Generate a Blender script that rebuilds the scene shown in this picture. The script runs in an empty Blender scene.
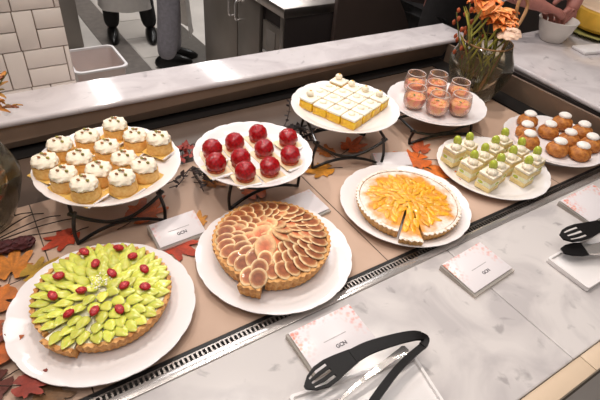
import bpy, bmesh, math, random
from mathutils import Vector, Matrix, Euler, noise

C = bpy.context.scene.collection
PI = math.pi
TAU = 2 * PI
rnd = random.Random(7)
R = math.radians

# ------------------------------------------------------------------ materials
def lin(c):
    o = []
    for v in c[:3]:
        v /= 255.0
        o.append(v / 12.92 if v <= 0.04045 else ((v + 0.055) / 1.055) ** 2.4)
    return (*o, 1.0)

MATS = {}
def base(name):
    m = bpy.data.materials.new(name); m.use_nodes = True
    nt = m.node_tree
    b = nt.nodes['Principled BSDF']
    MATS[name] = m
    return m, nt, b

def mat(name, col, rough=.5, metal=0, var=.12, scale=40, bump=0, bscale=None, trans=0, ior=1.45, sss=0, coat=0, col2=None, spec=.5, alpha=1, rand=0):
    """principled material: noise between two tones, optional bump"""
    m, nt, b = base(name)
    N, L = nt.nodes, nt.links
    c = lin(col)
    c2 = lin(col2) if col2 else tuple(max(0, x * (1 - var)) for x in c[:3]) + (1,)
    tc = N.new('ShaderNodeTexCoord')
    nz = N.new('ShaderNodeTexNoise'); nz.inputs['Scale'].default_value = scale; nz.inputs['Detail'].default_value = 4
    L.new(tc.outputs['Object'], nz.inputs['Vector'])
    rp = N.new('ShaderNodeValToRGB')
    rp.color_ramp.elements[0].position = .35; rp.color_ramp.elements[0].color = c2
    rp.color_ramp.elements[1].position = .65; rp.color_ramp.elements[1].color = c
    L.new(nz.outputs['Fac'], rp.inputs['Fac'])
    out = rp.outputs['Color']
    if rand:
        oi = N.new('ShaderNodeObjectInfo'); hs = N.new('ShaderNodeHueSaturation')
        mr = N.new('ShaderNodeMapRange'); mr.inputs['To Min'].default_value = 1 - rand; mr.inputs['To Max'].default_value = 1 + rand
        L.new(oi.outputs['Random'], mr.inputs['Value']); L.new(mr.outputs['Result'], hs.inputs['Value'])
        L.new(out, hs.inputs['Color']); out = hs.outputs['Color']
    L.new(out, b.inputs['Base Color'])
    b.inputs['Roughness'].default_value = rough
    b.inputs['Metallic'].default_value = metal
    b.inputs['Transmission Weight'].default_value = trans
    b.inputs['IOR'].default_value = ior
    b.inputs['Specular IOR Level'].default_value = spec
    b.inputs['Alpha'].default_value = alpha
    if sss:
        b.inputs['Subsurface Weight'].default_value = sss
        b.inputs['Subsurface Radius'].default_value = (.006, .004, .003)
        b.inputs['Subsurface Scale'].default_value = 1
    b.inputs['Coat Weight'].default_value = coat
    if bump:
        n2 = N.new('ShaderNodeTexNoise'); n2.inputs['Scale'].default_value = bscale or scale; n2.inputs['Detail'].default_value = 5
        L.new(tc.outputs['Object'], n2.inputs['Vector'])
        bp = N.new('ShaderNodeBump'); bp.inputs['Strength'].default_value = bump; bp.inputs['Distance'].default_value = .002
        L.new(n2.outputs['Fac'], bp.inputs['Height']); L.new(bp.outputs['Normal'], b.inputs['Normal'])
    return m

def marble(name, col, vein, rough=.2):
    m, nt, b = base(name)
    N, L = nt.nodes, nt.links
    tc = N.new('ShaderNodeTexCoord')
    n1 = N.new('ShaderNodeTexNoise'); n1.inputs['Scale'].default_value = 7; n1.inputs['Detail'].default_value = 8; n1.inputs['Distortion'].default_value = 1.2
    r1 = N.new('ShaderNodeValToRGB')
    e = r1.color_ramp.elements
    e[0].position = .36; e[0].color = lin(vein)
    e[1].position = .58; e[1].color = lin(col)
    n2 = N.new('ShaderNodeTexNoise'); n2.inputs['Scale'].default_value = 24; n2.inputs['Detail'].default_value = 7; n2.inputs['Distortion'].default_value = .5
    r2 = N.new('ShaderNodeValToRGB')
    r2.color_ramp.elements[0].position = .62; r2.color_ramp.elements[0].color = (0, 0, 0, 1)
    r2.color_ramp.elements[1].position = .72; r2.color_ramp.elements[1].color = (.75, .75, .75, 1)
    mx = N.new('ShaderNodeMix'); mx.data_type = 'RGBA'
    mx.inputs[7].default_value = lin(tuple(int(v * .84) for v in vein))
    for n in (n1, n2): L.new(tc.outputs['Object'], n.inputs['Vector'])
    L.new(n1.outputs['Fac'], r1.inputs['Fac']); L.new(n2.outputs['Fac'], r2.inputs['Fac'])
    L.new(r2.outputs['Color'], mx.inputs[0]); L.new(r1.outputs['Color'], mx.inputs[6])
    L.new(mx.outputs[2], b.inputs['Base Color'])
    b.inputs['Roughness'].default_value = rough
    return m

def vcol(name, rough=.45, sss=0, coat=0, rand=.08, bump=0, spec=.5):
    """colour comes from the mesh's own colour attribute, broken up by noise"""
    m, nt, b = base(name)
    N, L = nt.nodes, nt.links
    a = N.new('ShaderNodeAttribute'); a.attribute_name = 'Col'
    tc = N.new('ShaderNodeTexCoord')
    nz = N.new('ShaderNodeTexNoise'); nz.inputs['Scale'].default_value = 220; nz.inputs['Detail'].default_value = 3
    L.new(tc.outputs['Object'], nz.inputs['Vector'])
    oi = N.new('ShaderNodeObjectInfo')
    mr = N.new('ShaderNodeMapRange'); mr.inputs['To Min'].default_value = 1 - rand; mr.inputs['To Max'].default_value = 1 + rand
    L.new(oi.outputs['Random'], mr.inputs['Value'])
    m2 = N.new('ShaderNodeMapRange'); m2.inputs['From Min'].default_value = .3; m2.inputs['From Max'].default_value = .7
    m2.inputs['To Min'].default_value = .8; m2.inputs['To Max'].default_value = 1.15
    L.new(nz.outputs['Fac'], m2.inputs['Value'])
    mu = N.new('ShaderNodeMath'); mu.operation = 'MULTIPLY'
    L.new(mr.outputs['Result'], mu.inputs[0]); L.new(m2.outputs['Result'], mu.inputs[1])
    hs = N.new('ShaderNodeHueSaturation')
    L.new(mu.outputs[0], hs.inputs['Value']); L.new(a.outputs['Color'], hs.inputs['Color'])
    L.new(hs.outputs['Color'], b.inputs['Base Color'])
    b.inputs['Roughness'].default_value = rough
    b.inputs['Coat Weight'].default_value = coat
    b.inputs['Specular IOR Level'].default_value = spec
    if sss:
        b.inputs['Subsurface Weight'].default_value = sss
        b.inputs['Subsurface Radius'].default_value = (.006, .004, .002)
    return m

def glass(name, col, rough=.02, ior=1.45):
    m, nt, b = base(name)
    b.inputs['Base Color'].default_value = lin(col)
    b.inputs['Roughness'].default_value = rough
    b.inputs['Transmission Weight'].default_value = 1
    b.inputs['IOR'].default_value = ior
    N, L = nt.nodes, nt.links
    tc = N.new('ShaderNodeTexCoord'); nz = N.new('ShaderNodeTexNoise'); nz.inputs['Scale'].default_value = 30
    bp = N.new('ShaderNodeBump'); bp.inputs['Strength'].default_value = .04; bp.inputs['Distance'].default_value = .002
    L.new(tc.outputs['Object'], nz.inputs['Vector']); L.new(nz.outputs['Fac'], bp.inputs['Height']); L.new(bp.outputs['Normal'], b.inputs['Normal'])
    return m

def thin_glass(name, col, body=(235, 232, 228), dens=.1, sheen=.3, rough=.05):
    """thin-walled glass: tinted and clear, a little pale body, a sheen that grows at grazing angles"""
    m, nt, b = base(name)
    N, L = nt.nodes, nt.links
    out = [n for n in N if n.type == 'OUTPUT_MATERIAL'][0]
    tr = N.new('ShaderNodeBsdfTransparent'); tr.inputs['Color'].default_value = lin(col)
    df = N.new('ShaderNodeBsdfDiffuse'); df.inputs['Color'].default_value = lin(body)
    lw = N.new('ShaderNodeLayerWeight'); lw.inputs['Blend'].default_value = .35
    pw = N.new('ShaderNodeMath'); pw.operation = 'POWER'; pw.inputs[1].default_value = 2.2
    L.new(lw.outputs['Facing'], pw.inputs[0])
    ma = N.new('ShaderNodeMath'); ma.operation = 'MULTIPLY_ADD'; ma.inputs[1].default_value = .45; ma.inputs[2].default_value = dens
    L.new(pw.outputs[0], ma.inputs[0])
    m1 = N.new('ShaderNodeMixShader'); L.new(ma.outputs[0], m1.inputs[0]); L.new(tr.outputs[0], m1.inputs[1]); L.new(df.outputs[0], m1.inputs[2])
    gl = N.new('ShaderNodeBsdfGlossy'); gl.inputs['Roughness'].default_value = rough
    fr = N.new('ShaderNodeFresnel'); fr.inputs['IOR'].default_value = 1.35
    m2f = N.new('ShaderNodeMath'); m2f.operation = 'MULTIPLY'; m2f.inputs[1].default_value = sheen; L.new(fr.outputs[0], m2f.inputs[0])
    m2 = N.new('ShaderNodeMixShader'); L.new(m2f.outputs[0], m2.inputs[0]); L.new(m1.outputs[0], m2.inputs[1]); L.new(gl.outputs[0], m2.inputs[2])
    L.new(m2.outputs[0], out.inputs['Surface'])
    return m

M_marble = marble('counter_marble', (206, 199, 196), (184, 177, 176), .2)
M_marble_b = marble('ledge_marble', (214, 206, 206), (198, 189, 190), .08)
M_steel = mat('brushed_steel', (176, 168, 162), .3, 1, .15, 18)
M_steel_d = mat('dark_steel', (158, 134, 116), .38, .55, .15, 9)
M_steel_b = mat('bright_steel', (222, 216, 212), .2, .75, .06, 12)
M_black = mat('matt_black', (20, 17, 16), .5, 0, .2, 30)
M_iron = mat('black_iron', (22, 19, 18), .38, 0, .2, 60, coat=.2)
M_nylon = mat('black_nylon', (15, 12, 12), .5, 0, .15, 60, spec=.25)
M_deck = mat('shade_brown_deck', (90, 73, 62), .42, 0, .2, 8)  # dark tone carries the shade at the back of the table
M_paper = mat('kraft_paper', (196, 166, 146), .7, 0, .06, 5, col2=(184, 154, 133))
M_porc = mat('white_porcelain', (238, 232, 231), .16, 0, .02, 12, coat=.25)
M_gold = mat('golden_cake', (240, 196, 122), .55, 0, .2, 160, bump=.3, bscale=400, sss=.1, col2=(226, 170, 88))
M_goldcard = mat('gold_card', (236, 212, 170), .4, .0, .12, 60)
M_whitecard = mat('white_card', (236, 230, 228), .5, 0, .03, 30)
M_goldcard2 = mat('yellow_gold_card', (236, 192, 100), .4, 0, .12, 60)
M_cream = mat('whipped_cream', (247, 233, 210), .5, 0, .04, 120, bump=.35, bscale=260, sss=.15)
M_nut = mat('chopped_nut', (164, 104, 52), .5, 0, .4, 300, rand=.35)
M_pist = mat('pistachio_bit', (150, 138, 62), .5, 0, .3, 300, rand=.3)
M_red = mat('red_glaze', (188, 12, 22), .12, 0, .3, 260, bump=.5, bscale=420, coat=.3, col2=(132, 4, 12), sss=.05)
M_biscuit = mat('biscuit', (214, 110, 60), .5, 0, .3, 200, bump=.3, bscale=500, col2=(160, 50, 30))
M_lemon = mat('lemon_jelly', (246, 204, 40), .3, 0, .15, 90, sss=.2, col2=(222, 160, 18))
M_icing = mat('ivory_icing', (252, 240, 218), .45, 0, .04, 60, bump=.1, sss=.1)
M_speck = mat('dark_speck', (78, 62, 40), .6, 0, .3, 200)
M_glass = thin_glass('clear_glass', (252, 248, 246), (240, 226, 220), .04, .5)
M_smoke = thin_glass('smoked_glass', (246, 242, 232), (160, 152, 130), .035, .9)
M_drink = mat('pink_drink', (255, 204, 140), .3, 0, .25, 60, col2=(255, 150, 136), sss=.5)
M_fruit = mat('drink_fruit', (246, 204, 120), .3, 0, .3, 160, col2=(244, 150, 100))
M_mint = mat('mint_leaf', (96, 130, 50), .5, 0, .3, 160)
M_sponge = mat('pale_sponge', (242, 220, 160), .7, 0, .1, 200, bump=.3, bscale=600, col2=(230, 202, 136))
M_filling = mat('grape_filling', (214, 222, 130), .4, 0, .3, 110, col2=(248, 242, 214))
M_grape = mat('green_grape', (198, 206, 84), .18, 0, .2, 70, col2=(168, 182, 54), sss=.25, coat=.3)
M_choux = mat('choux_crust', (204, 132, 58), .55, 0, .3, 120, bump=.6, bscale=260, col2=(160, 90, 34))
M_fondant = mat('white_fondant', (248, 240, 232), .45, 0, .04, 60, bump=.15)
M_crust = mat('tart_crust', (226, 172, 104), .6, 0, .25, 90, bump=.5, bscale=300, col2=(192, 128, 64))
M_slice = mat('grape_slice', (224, 222, 112), .16, 0, .2, 60, col2=(206, 208, 82), sss=.45, coat=.4, rand=.16)
M_rasp = mat('raspberry', (196, 32, 42), .3, 0, .4, 260, bump=.8, bscale=420, col2=(150, 16, 28))
M_custard = mat('white_custard', (244, 238, 210), .35, 0, .06, 80)
M_crumb = mat('sugar_crumb', (250, 244, 226), .5, 0, .03, 80)
M_fig = vcol('fig_flesh', .5, .1, .06, .2, spec=.35)
M_figjam = mat('fig_cream', (206, 140, 84), .4, 0, .2, 80)
M_petal_y = mat('golden_fruit', (244, 184, 50), .3, 0, .25, 160, bump=.4, bscale=300, col2=(222, 138, 28), sss=.2, coat=.4, rand=.16)
M_leaf = vcol('autumn_leaf', .6, 0, 0, .15)
M_twig = mat('dry_twig', (56, 40, 32), .7, 0, .3, 80)
M_darkleaf = mat('dark_dried_leaf', (70, 42, 36), .7, 0, .4, 80, col2=(44, 34, 26), rand=.3)
M_stem = mat('green_stem', (120, 124, 62), .6, 0, .3, 60, col2=(96, 92, 50))
M_acryl = thin_glass('clear_acrylic', (246, 242, 238), (214, 208, 200), .35, .3)
M_melamine = mat('white_melamine', (232, 226, 224), .25, 0, .03, 20)
M_ink = mat('grey_ink', (92, 86, 90), .6, 0, .1, 50)
M_ink_l = mat('pale_ink', (176, 168, 168), .6, 0, .1, 50)
M_tile = mat('wall_tile', (224, 213, 204), .3, 0, .05, 6)
M_grout = mat('tile_grout', (166, 146, 134), .8, 0, .1, 40)
M_beige = mat('beige_tile', (214, 190, 164), .35, 0, .06, 9)
M_floor = mat('kitchen_floor', (204, 197, 190), .35, 0, .12, 5)
M_rubber = mat('rubber_mat', (92, 86, 80), .6, 0, .2, 30, bump=.3, bscale=120)
M_strip = mat('dark_floor_strip', (120, 112, 106), .5, 0, .2, 20)
M_wallpaint = mat('grey_wall', (120, 112, 104), .6, 0, .08, 3)
M_wallbrown = mat('dark_brown_wall', (88, 74, 68), .4, 0, .12, 4)
M_cab = mat('grey_steel_door', (136, 127, 118), .36, .6, .15, 5)
M_cab_d = mat('cabinet_side', (66, 58, 56), .4, .3, .15, 5)
M_post = mat('grey_post', (128, 120, 112), .45, .1, .1, 6)
M_pale_panel = mat('pale_panel', (214, 204, 198), .5, 0, .05, 6)
M_bin = mat('milky_plastic', (226, 212, 206), .35, 0, .05, 10, sss=.2)
M_cotton = mat('white_cotton', (226, 220, 214), .8, 0, .06, 30, bump=.2, bscale=90)
M_grey_cotton = mat('grey_trousers', (150, 146, 152), .85, 0, .18, 40, bump=.3, bscale=80)
M_black_cotton = mat('black_trousers', (24, 22, 22), .8, 0, .2, 40)
M_leather = mat('black_leather', (18, 16, 16), .3, 0, .2, 40)
M_skin = mat('skin', (206, 150, 134), .5, 0, .1, 60, sss=.12)
M_skin_d = mat('skin_deep', (178, 116, 104), .5, 0, .12, 60, sss=.12)
M_hair = mat('black_hair', (26, 21, 19), .5, 0, .2, 100)
M_ceramic = mat('white_bowl', (224, 216, 208), .3, 0, .04, 10)
M_cheese = mat('yellow_rind', (232, 180, 70), .4, 0, .12, 30)
M_cheese_t = mat('pale_cake_top', (246, 214, 184), .5, 0, .06, 40)
M_greenrim = mat('green_edged_dish', (160, 158, 96), .3, 0, .1, 20)
M_orange = vcol('orange_petal', .5, .15, 0, .12)
M_palepink = mat('pale_pink_petal', (244, 206, 180), .6, 0, .12, 120, sss=.15, bump=.5, bscale=200)
M_spriggreen = mat('yellow_green_sprig', (164, 160, 64), .6, 0, .25, 90, rand=.2)
M_rust = mat('rust_bud', (176, 84, 48), .6, 0, .3, 90, rand=.25)
M_wicker = mat('tan_wicker', (176, 130, 84), .6, 0, .2, 60)
M_eye = mat('eye_dark', (30, 24, 22), .2)
M_lip = mat('lip', (170, 92, 84), .5)
M_light = None

# crust that is dusted with sugar on top, radius and height from object coordinates
def sugared(name, c_in, c_out, r0, r1):
    m, nt, b = base(name)
    N, L = nt.nodes, nt.links
    tc = N.new('ShaderNodeTexCoord')
    sx = N.new('ShaderNodeSeparateXYZ'); L.new(tc.outputs['Object'], sx.inputs[0])
    cb = N.new('ShaderNodeCombineXYZ'); L.new(sx.outputs[0], cb.inputs[0]); L.new(sx.outputs[1], cb.inputs[1])
    ln = N.new('ShaderNodeVectorMath'); ln.operation = 'LENGTH'; L.new(cb.outputs[0], ln.inputs[0])
    nz = N.new('ShaderNodeTexNoise'); nz.inputs['Scale'].default_value = 32; nz.inputs['Detail'].default_value = 5
    L.new(tc.outputs['Object'], nz.inputs['Vector'])
    ma = N.new('ShaderNodeMath'); ma.operation = 'MULTIPLY_ADD'; ma.inputs[1].default_value = .09; ma.inputs[2].default_value = -.045
    L.new(nz.outputs['Fac'], ma.inputs[0])
    ad = N.new('ShaderNodeMath'); ad.operation = 'ADD'; L.new(ln.outputs['Value'], ad.inputs[0]); L.new(ma.outputs[0], ad.inputs[1])
    mr = N.new('ShaderNodeMapRange'); mr.inputs['From Min'].default_value = r0; mr.inputs['From Max'].default_value = r1
    L.new(ad.outputs[0], mr.inputs['Value'])
    mx = N.new('ShaderNodeMix'); mx.data_type = 'RGBA'; mx.inputs[6].default_value = lin(c_in); mx.inputs[7].default_value = lin(c_out)
    L.new(mr.outputs['Result'], mx.inputs[0])
    n2 = N.new('ShaderNodeTexNoise'); n2.inputs['Scale'].default_value = 140; n2.inputs['Detail'].default_value = 4
    L.new(tc.outputs['Object'], n2.inputs['Vector'])
    m2 = N.new('ShaderNodeMapRange'); m2.inputs['From Min'].default_value = .3; m2.inputs['From Max'].default_value = .7; m2.inputs['To Min'].default_value = .78; m2.inputs['To Max'].default_value = 1.08
    L.new(n2.outputs['Fac'], m2.inputs['Value'])
    hs = N.new('ShaderNodeHueSaturation'); L.new(m2.outputs['Result'], hs.inputs['Value']); L.new(mx.outputs[2], hs.inputs['Color'])
    L.new(hs.outputs['Color'], b.inputs['Base Color'])
    b.inputs['Roughness'].default_value = .6
    bp = N.new('ShaderNodeBump'); bp.inputs['Strength'].default_value = .5; bp.inputs['Distance'].default_value = .002
    L.new(n2.outputs['Fac'], bp.inputs['Height']); L.new(bp.outputs['Normal'], b.inputs['Normal'])
    return m
M_sugarfill = sugared('sugar_dusted_fruit', (222, 146, 40), (240, 226, 214), .090, .116)
def sugar_top(name, c_lo, c_hi, z0, z1):
    m, nt, b = base(name)
    N, L = nt.nodes, nt.links
    tc = N.new('ShaderNodeTexCoord'); sx = N.new('ShaderNodeSeparateXYZ'); L.new(tc.outputs['Object'], sx.inputs[0])
    nz = N.new('ShaderNodeTexNoise'); nz.inputs['Scale'].default_value = 120; nz.inputs['Detail'].default_value = 4; L.new(tc.outputs['Object'], nz.inputs['Vector'])
    ma = N.new('ShaderNodeMath'); ma.operation = 'MULTIPLY_ADD'; ma.inputs[1].default_value = .012; L.new(nz.outputs['Fac'], ma.inputs[0]); L.new(sx.outputs[2], ma.inputs[2])
    mr = N.new('ShaderNodeMapRange'); mr.inputs['From Min'].default_value = z0 + .006; mr.inputs['From Max'].default_value = z1 + .006; L.new(ma.outputs[0], mr.inputs['Value'])
    rp = N.new('ShaderNodeValToRGB'); rp.color_ramp.elements[0].position = .35; rp.color_ramp.elements[1].position = .65
    rp.color_ramp.elements[0].color = lin(tuple(int(v * .84) for v in c_lo)); rp.color_ramp.elements[1].color = lin(c_lo); L.new(nz.outputs['Fac'], rp.inputs['Fac'])
    mx = N.new('ShaderNodeMix'); mx.data_type = 'RGBA'; mx.inputs[7].default_value = lin(c_hi); L.new(mr.outputs['Result'], mx.inputs[0]); L.new(rp.outputs['Color'], mx.inputs[6])
    L.new(mx.outputs[2], b.inputs['Base Color']); b.inputs['Roughness'].default_value = .65
    bp = N.new('ShaderNodeBump'); bp.inputs['Strength'].default_value = .4; bp.inputs['Distance'].default_value = .002; L.new(nz.outputs['Fac'], bp.inputs['Height']); L.new(bp.outputs['Normal'], b.inputs['Normal'])
    return m
M_sugarcrust = sugar_top('sugar_dusted_crust', (220, 168, 100), (238, 226, 214), .0235, .0262)

def card_print(name, w, h):
    """white card, pink and orange blossom blots toward its far edge and side edges"""
    m, nt, b = base(name)
    N, L = nt.nodes, nt.links
    tc = N.new('ShaderNodeTexCoord')
    sx = N.new('ShaderNodeSeparateXYZ'); L.new(tc.outputs['Object'], sx.inputs[0])
    ab = N.new('ShaderNodeMath'); ab.operation = 'ABSOLUTE'; L.new(sx.outputs[0], ab.inputs[0])
    ax = N.new('ShaderNodeMapRange'); ax.inputs['From Min'].default_value = w * .25; ax.inputs['From Max'].default_value = w * .5; L.new(ab.outputs[0], ax.inputs['Value'])
    ay = N.new('ShaderNodeMapRange'); ay.inputs['From Min'].default_value = -h * .3; ay.inputs['From Max'].default_value = h * .5; L.new(sx.outputs[1], ay.inputs['Value'])
    mu = N.new('ShaderNodeMath'); mu.operation = 'MULTIPLY'; L.new(ax.outputs[0], mu.inputs[0]); L.new(ay.outputs[0], mu.inputs[1])
    a2 = N.new('ShaderNodeMapRange'); a2.inputs['From Min'].default_value = h * .3; a2.inputs['From Max'].default_value = h * .5; a2.inputs['To Max'].default_value = .55; L.new(sx.outputs[1], a2.inputs['Value'])
    mxm = N.new('ShaderNodeMath'); mxm.operation = 'MAXIMUM'; L.new(mu.outputs[0], mxm.inputs[0]); L.new(a2.outputs[0], mxm.inputs[1])
    vo = N.new('ShaderNodeTexVoronoi'); vo.inputs['Scale'].default_value = 120; L.new(tc.outputs['Object'], vo.inputs['Vector'])
    lt = N.new('ShaderNodeMapRange'); lt.inputs['From Min'].default_value = .62; lt.inputs['From Max'].default_value = .2; L.new(vo.outputs['Distance'], lt.inputs['Value'])
    nz = N.new('ShaderNodeTexNoise'); nz.inputs['Scale'].default_value = 70; L.new(tc.outputs['Object'], nz.inputs['Vector'])
    th = N.new('ShaderNodeMapRange'); th.inputs['From Min'].default_value = .36; th.inputs['From Max'].default_value = .5; L.new(nz.outputs['Fac'], th.inputs['Value'])
    m3 = N.new('ShaderNodeMath'); m3.operation = 'MULTIPLY'; L.new(lt.outputs[0], m3.inputs[0]); L.new(th.outputs[0], m3.inputs[1])
    m4 = N.new('ShaderNodeMath'); m4.operation = 'MULTIPLY'; m4.use_clamp = True; L.new(m3.outputs[0], m4.inputs[0]); L.new(mxm.outputs[0], m4.inputs[1])
    m5 = N.new('ShaderNodeMath'); m5.operation = 'MULTIPLY'; m5.use_clamp = True; m5.inputs[1].default_value = 1.9; L.new(m4.outputs[0], m5.inputs[0])
    rp = N.new('ShaderNodeValToRGB'); rp.color_ramp.elements[0].color = lin((226, 120, 120)); rp.color_ramp.elements[1].color = lin((226, 160, 120))
    L.new(vo.outputs['Color'], rp.inputs['Fac'])
    mx = N.new('ShaderNodeMix'); mx.data_type = 'RGBA'; mx.inputs[6].default_value = lin((224, 216, 217))
    L.new(m5.outputs[0], mx.inputs[0]); L.new(rp.outputs['Color'], mx.inputs[7])
    L.new(mx.outputs[2], b.inputs['Base Color']); b.inputs['Roughness'].default_value = .3
    return m
M_print = card_print('blossom_card', .13, .088)

# ------------------------------------------------------------------ object helpers
def finish(me, smooth=True, ang=40):
    if smooth:
        for p in me.polygons: p.use_smooth = True
        try: me.set_sharp_from_angle(angle=R(ang))
        except Exception: pass

def obj(name, bm, m, parent=None, smooth=True, ang=40, loc=None, rot=None):
    me = bpy.data.meshes.new(name)
    bmesh.ops.recalc_face_normals(bm, faces=bm.faces)
    bm.to_mesh(me); bm.free()
    finish(me, smooth, ang)
    me.materials.append(m)
    o = bpy.data.objects.new(name, me); C.objects.link(o)
    if parent is not None: o.parent = parent
    if loc is not None: o.location = loc
    if rot is not None: o.rotation_euler = rot
    return o

def tag(o, label=None, cat=None, group=None, kind=None):
    if label: o['label'] = label
    if cat: o['category'] = cat
    if group: o['group'] = group
    if kind: o['kind'] = kind
    return o

def thing(name, label, cat, loc=(0, 0, 0), rz=0, group=None):
    o = bpy.data.objects.new(name, None); C.objects.link(o)
    o.empty_display_size = .02
    o.location = loc; o.rotation_euler = (0, 0, rz)
    return tag(o, label, cat, group)

def dup(root, loc, rz, label, group=None, sc=None):
    r = root.copy(); C.objects.link(r)
    r.location = loc; r.rotation_euler = (0, 0, rz); r['label'] = label
    if sc: r.scale = (sc, sc, sc)
    if group: r['group'] = group
    for ch in list(root.children):
        c = ch.copy(); C.objects.link(c); c.parent = r
        for g in list(ch.children):
            d = g.copy(); C.objects.link(d); d.parent = c
    return r

def box(bm, x0, x1, y0, y1, z0, z1, bev=0, mtx=None):
    g = bmesh.ops.create_cube(bm, size=1)
    vs = g['verts']
    for v in vs:
        v.co = Vector(((x0 + x1) / 2 + v.co.x * (x1 - x0), (y0 + y1) / 2 + v.co.y * (y1 - y0), (z0 + z1) / 2 + v.co.z * (z1 - z0)))
    if bev:
        es = list({e for v in vs for e in v.link_edges})
        r = bmesh.ops.bevel(bm, geom=es, offset=bev, segments=2, affect='EDGES', profile=.5)
        vs = list({v for f in r['faces'] for v in f.verts} | {v for v in vs if v.is_valid})
    if mtx is not None:
        bmesh.ops.transform(bm, matrix=mtx, verts=[v for v in vs if v.is_valid])
    return bm

def bx(*a, **k):
    return box(bmesh.new(), *a, **k)

def lathe(prof, n=48, mod=None, bm=None, closed=False, mtx=None):
    """revolve (r,z) pairs; mod(angle, i, r, z) -> (r,z). r==0 makes a pole."""
    bm = bm or bmesh.new()
    rings = []; new = []
    for i, (r, z) in enumerate(prof):
        if r < 1e-7:
            v = bm.verts.new((0, 0, z)); rings.append([v]); new.append(v); continue
        ring = []
        for k in range(n):
            a = TAU * k / n
            rr, zz = mod(a, i, r, z) if mod else (r, z)
            v = bm.verts.new((rr * math.cos(a), rr * math.sin(a), zz)); ring.append(v); new.append(v)
        rings.append(ring)
    pairs = list(zip(rings, rings[1:]))
    if closed: pairs.append((rings[-1], rings[0]))
    for A, B in pairs:
        for k in range(n):
            k2 = (k + 1) % n
            if len(A) == 1 and len(B) == 1: continue
            if len(A) == 1: bm.faces.new((A[0], B[k], B[k2]))
            elif len(B) == 1: bm.faces.new((A[k], A[k2], B[0]))
            else: bm.faces.new((A[k], A[k2], B[k2], B[k]))
    if mtx is not None: bmesh.ops.transform(bm, matrix=mtx, verts=new)
    return bm

def tube(pts, rad, n=8, bm=None, closed=False, taper=None):
    bm = bm or bmesh.new()
    pts = [Vector(p) for p in pts]
    m = len(pts); rings = []
    prev = None
    for i, p in enumerate(pts):
        if closed: t = pts[(i + 1) % m] - pts[i - 1]
        else: t = (pts[min(i + 1, m - 1)] - pts[max(i - 1, 0)])
        t.normalize()
        if prev is None:
            u = t.orthogonal().normalized()
        else:
            u = (prev - t * prev.dot(t)); u = u.normalized() if u.length > 1e-6 else t.orthogonal().normalized()
        prev = u
        w = t.cross(u)
        r = rad * (taper(i / (m - 1)) if taper else 1)
        rings.append([bm.verts.new(p + (u * math.cos(TAU * k / n) + w * math.sin(TAU * k / n)) * r) for k in range(n)])
    prs = list(zip(rings, rings[1:]))
    if closed: prs.append((rings[-1], rings[0]))
    for A, B in prs:
        for k in range(n): bm.faces.new((A[k], A[(k + 1) % n], B[(k + 1) % n], B[k]))
    if not closed:
        bm.faces.new(rings[0][::-1]); bm.faces.new(rings[-1])
    return bm

def curve_pts(ctrl, n=12):
    """Catmull-Rom through control points"""
    P = [Vector(c) for c in ctrl]
    P = [P[0] * 2 - P[1]] + P + [P[-1] * 2 - P[-2]]
    out = []
    for i in range(1, len(P) - 2):
        for k in range(n):
            t = k / n; a, b, c, d = P[i - 1:i + 3]
            out.append(.5 * (2 * b + (c - a) * t + (2 * a - 5 * b + 4 * c - d) * t * t + (3 * b - 3 * c + d - a) * t ** 3))
    out.append(P[-2]); return out

def blob(sx, sy, sz, sub=3, amp=0, freq=3, seed=0, flat=None, bm=None, at=(0, 0, 0), mtx=None):
    bm = bm or bmesh.new()
    g = bmesh.ops.create_icosphere(bm, subdivisions=sub, radius=1)
    for v in g['verts']:
        d = v.co.normalized()
        k = 1 + amp * noise.noise(d * freq + Vector((seed * 3.1, seed * 1.7, seed)))
        c = Vector((d.x * sx * k, d.y * sy * k, d.z * sz * k))
        if flat is not None and c.z < flat: c.z = flat
        v.co = c + Vector(at)
    if mtx is not None: bmesh.ops.transform(bm, matrix=mtx, verts=g['verts'])
    return bm

def loft(rings, bm=None, cap=True):
    bm = bm or bmesh.new()
    R_ = [[bm.verts.new(p) for p in r] for r in rings]
    n = len(R_[0])
    for A, B in zip(R_, R_[1:]):
        for k in range(n): bm.faces.new((A[k], A[(k + 1) % n], B[(k + 1) % n], B[k]))
    if cap:
        bm.faces.new(R_[0][::-1]); bm.faces.new(R_[-1])
    return bm

def prism(poly, z0, z1, bm=None):
    return loft([[(x, y, z0) for x, y in poly], [(x, y, z1) for x, y in poly]], bm)

def paint(o, fn):
    """colour attribute from local vertex coordinates"""
    me = o.data
    a = me.color_attributes.new('Col', 'FLOAT_COLOR', 'POINT')
    for i, v in enumerate(me.vertices): a.data[i].color = fn(v.co)
    return o

def mixc(a, b, t):
    t = max(0, min(1, t)); return tuple(x + (y - x) * t for x, y in zip(a, b))

def struct(o, label=None):
    o['kind'] = 'structure'
    if label: o['label'] = label
    return o
# ------------------------------------------------------------------ the room
FZ = -.9     # kitchen floor below the counter top (z = 0)
fl = struct(obj('floor', bx(-4.0, 7.0, -1.6, 8.0, FZ - .06, FZ), M_floor, smooth=False))
struct(obj('wall_back', bx(-4.0, 7.0, 8.0, 8.12, FZ, 2.1), M_wallpaint, smooth=False))
struct(obj('wall_right', bx(7.0, 7.12, -1.6, 8.0, FZ, 2.1), M_wallpaint, smooth=False))
struct(obj('wall_left', bx(-4.12, -4.0, -1.6, 8.0, FZ, 2.1), M_wallpaint, smooth=False))
struct(obj('ceiling', bx(-4.0, 7.0, -1.6, 8.0, 2.1, 2.16), mat('ceiling_paint', (150, 142, 134), .8, 0, .04, 3), smooth=False))

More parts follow.
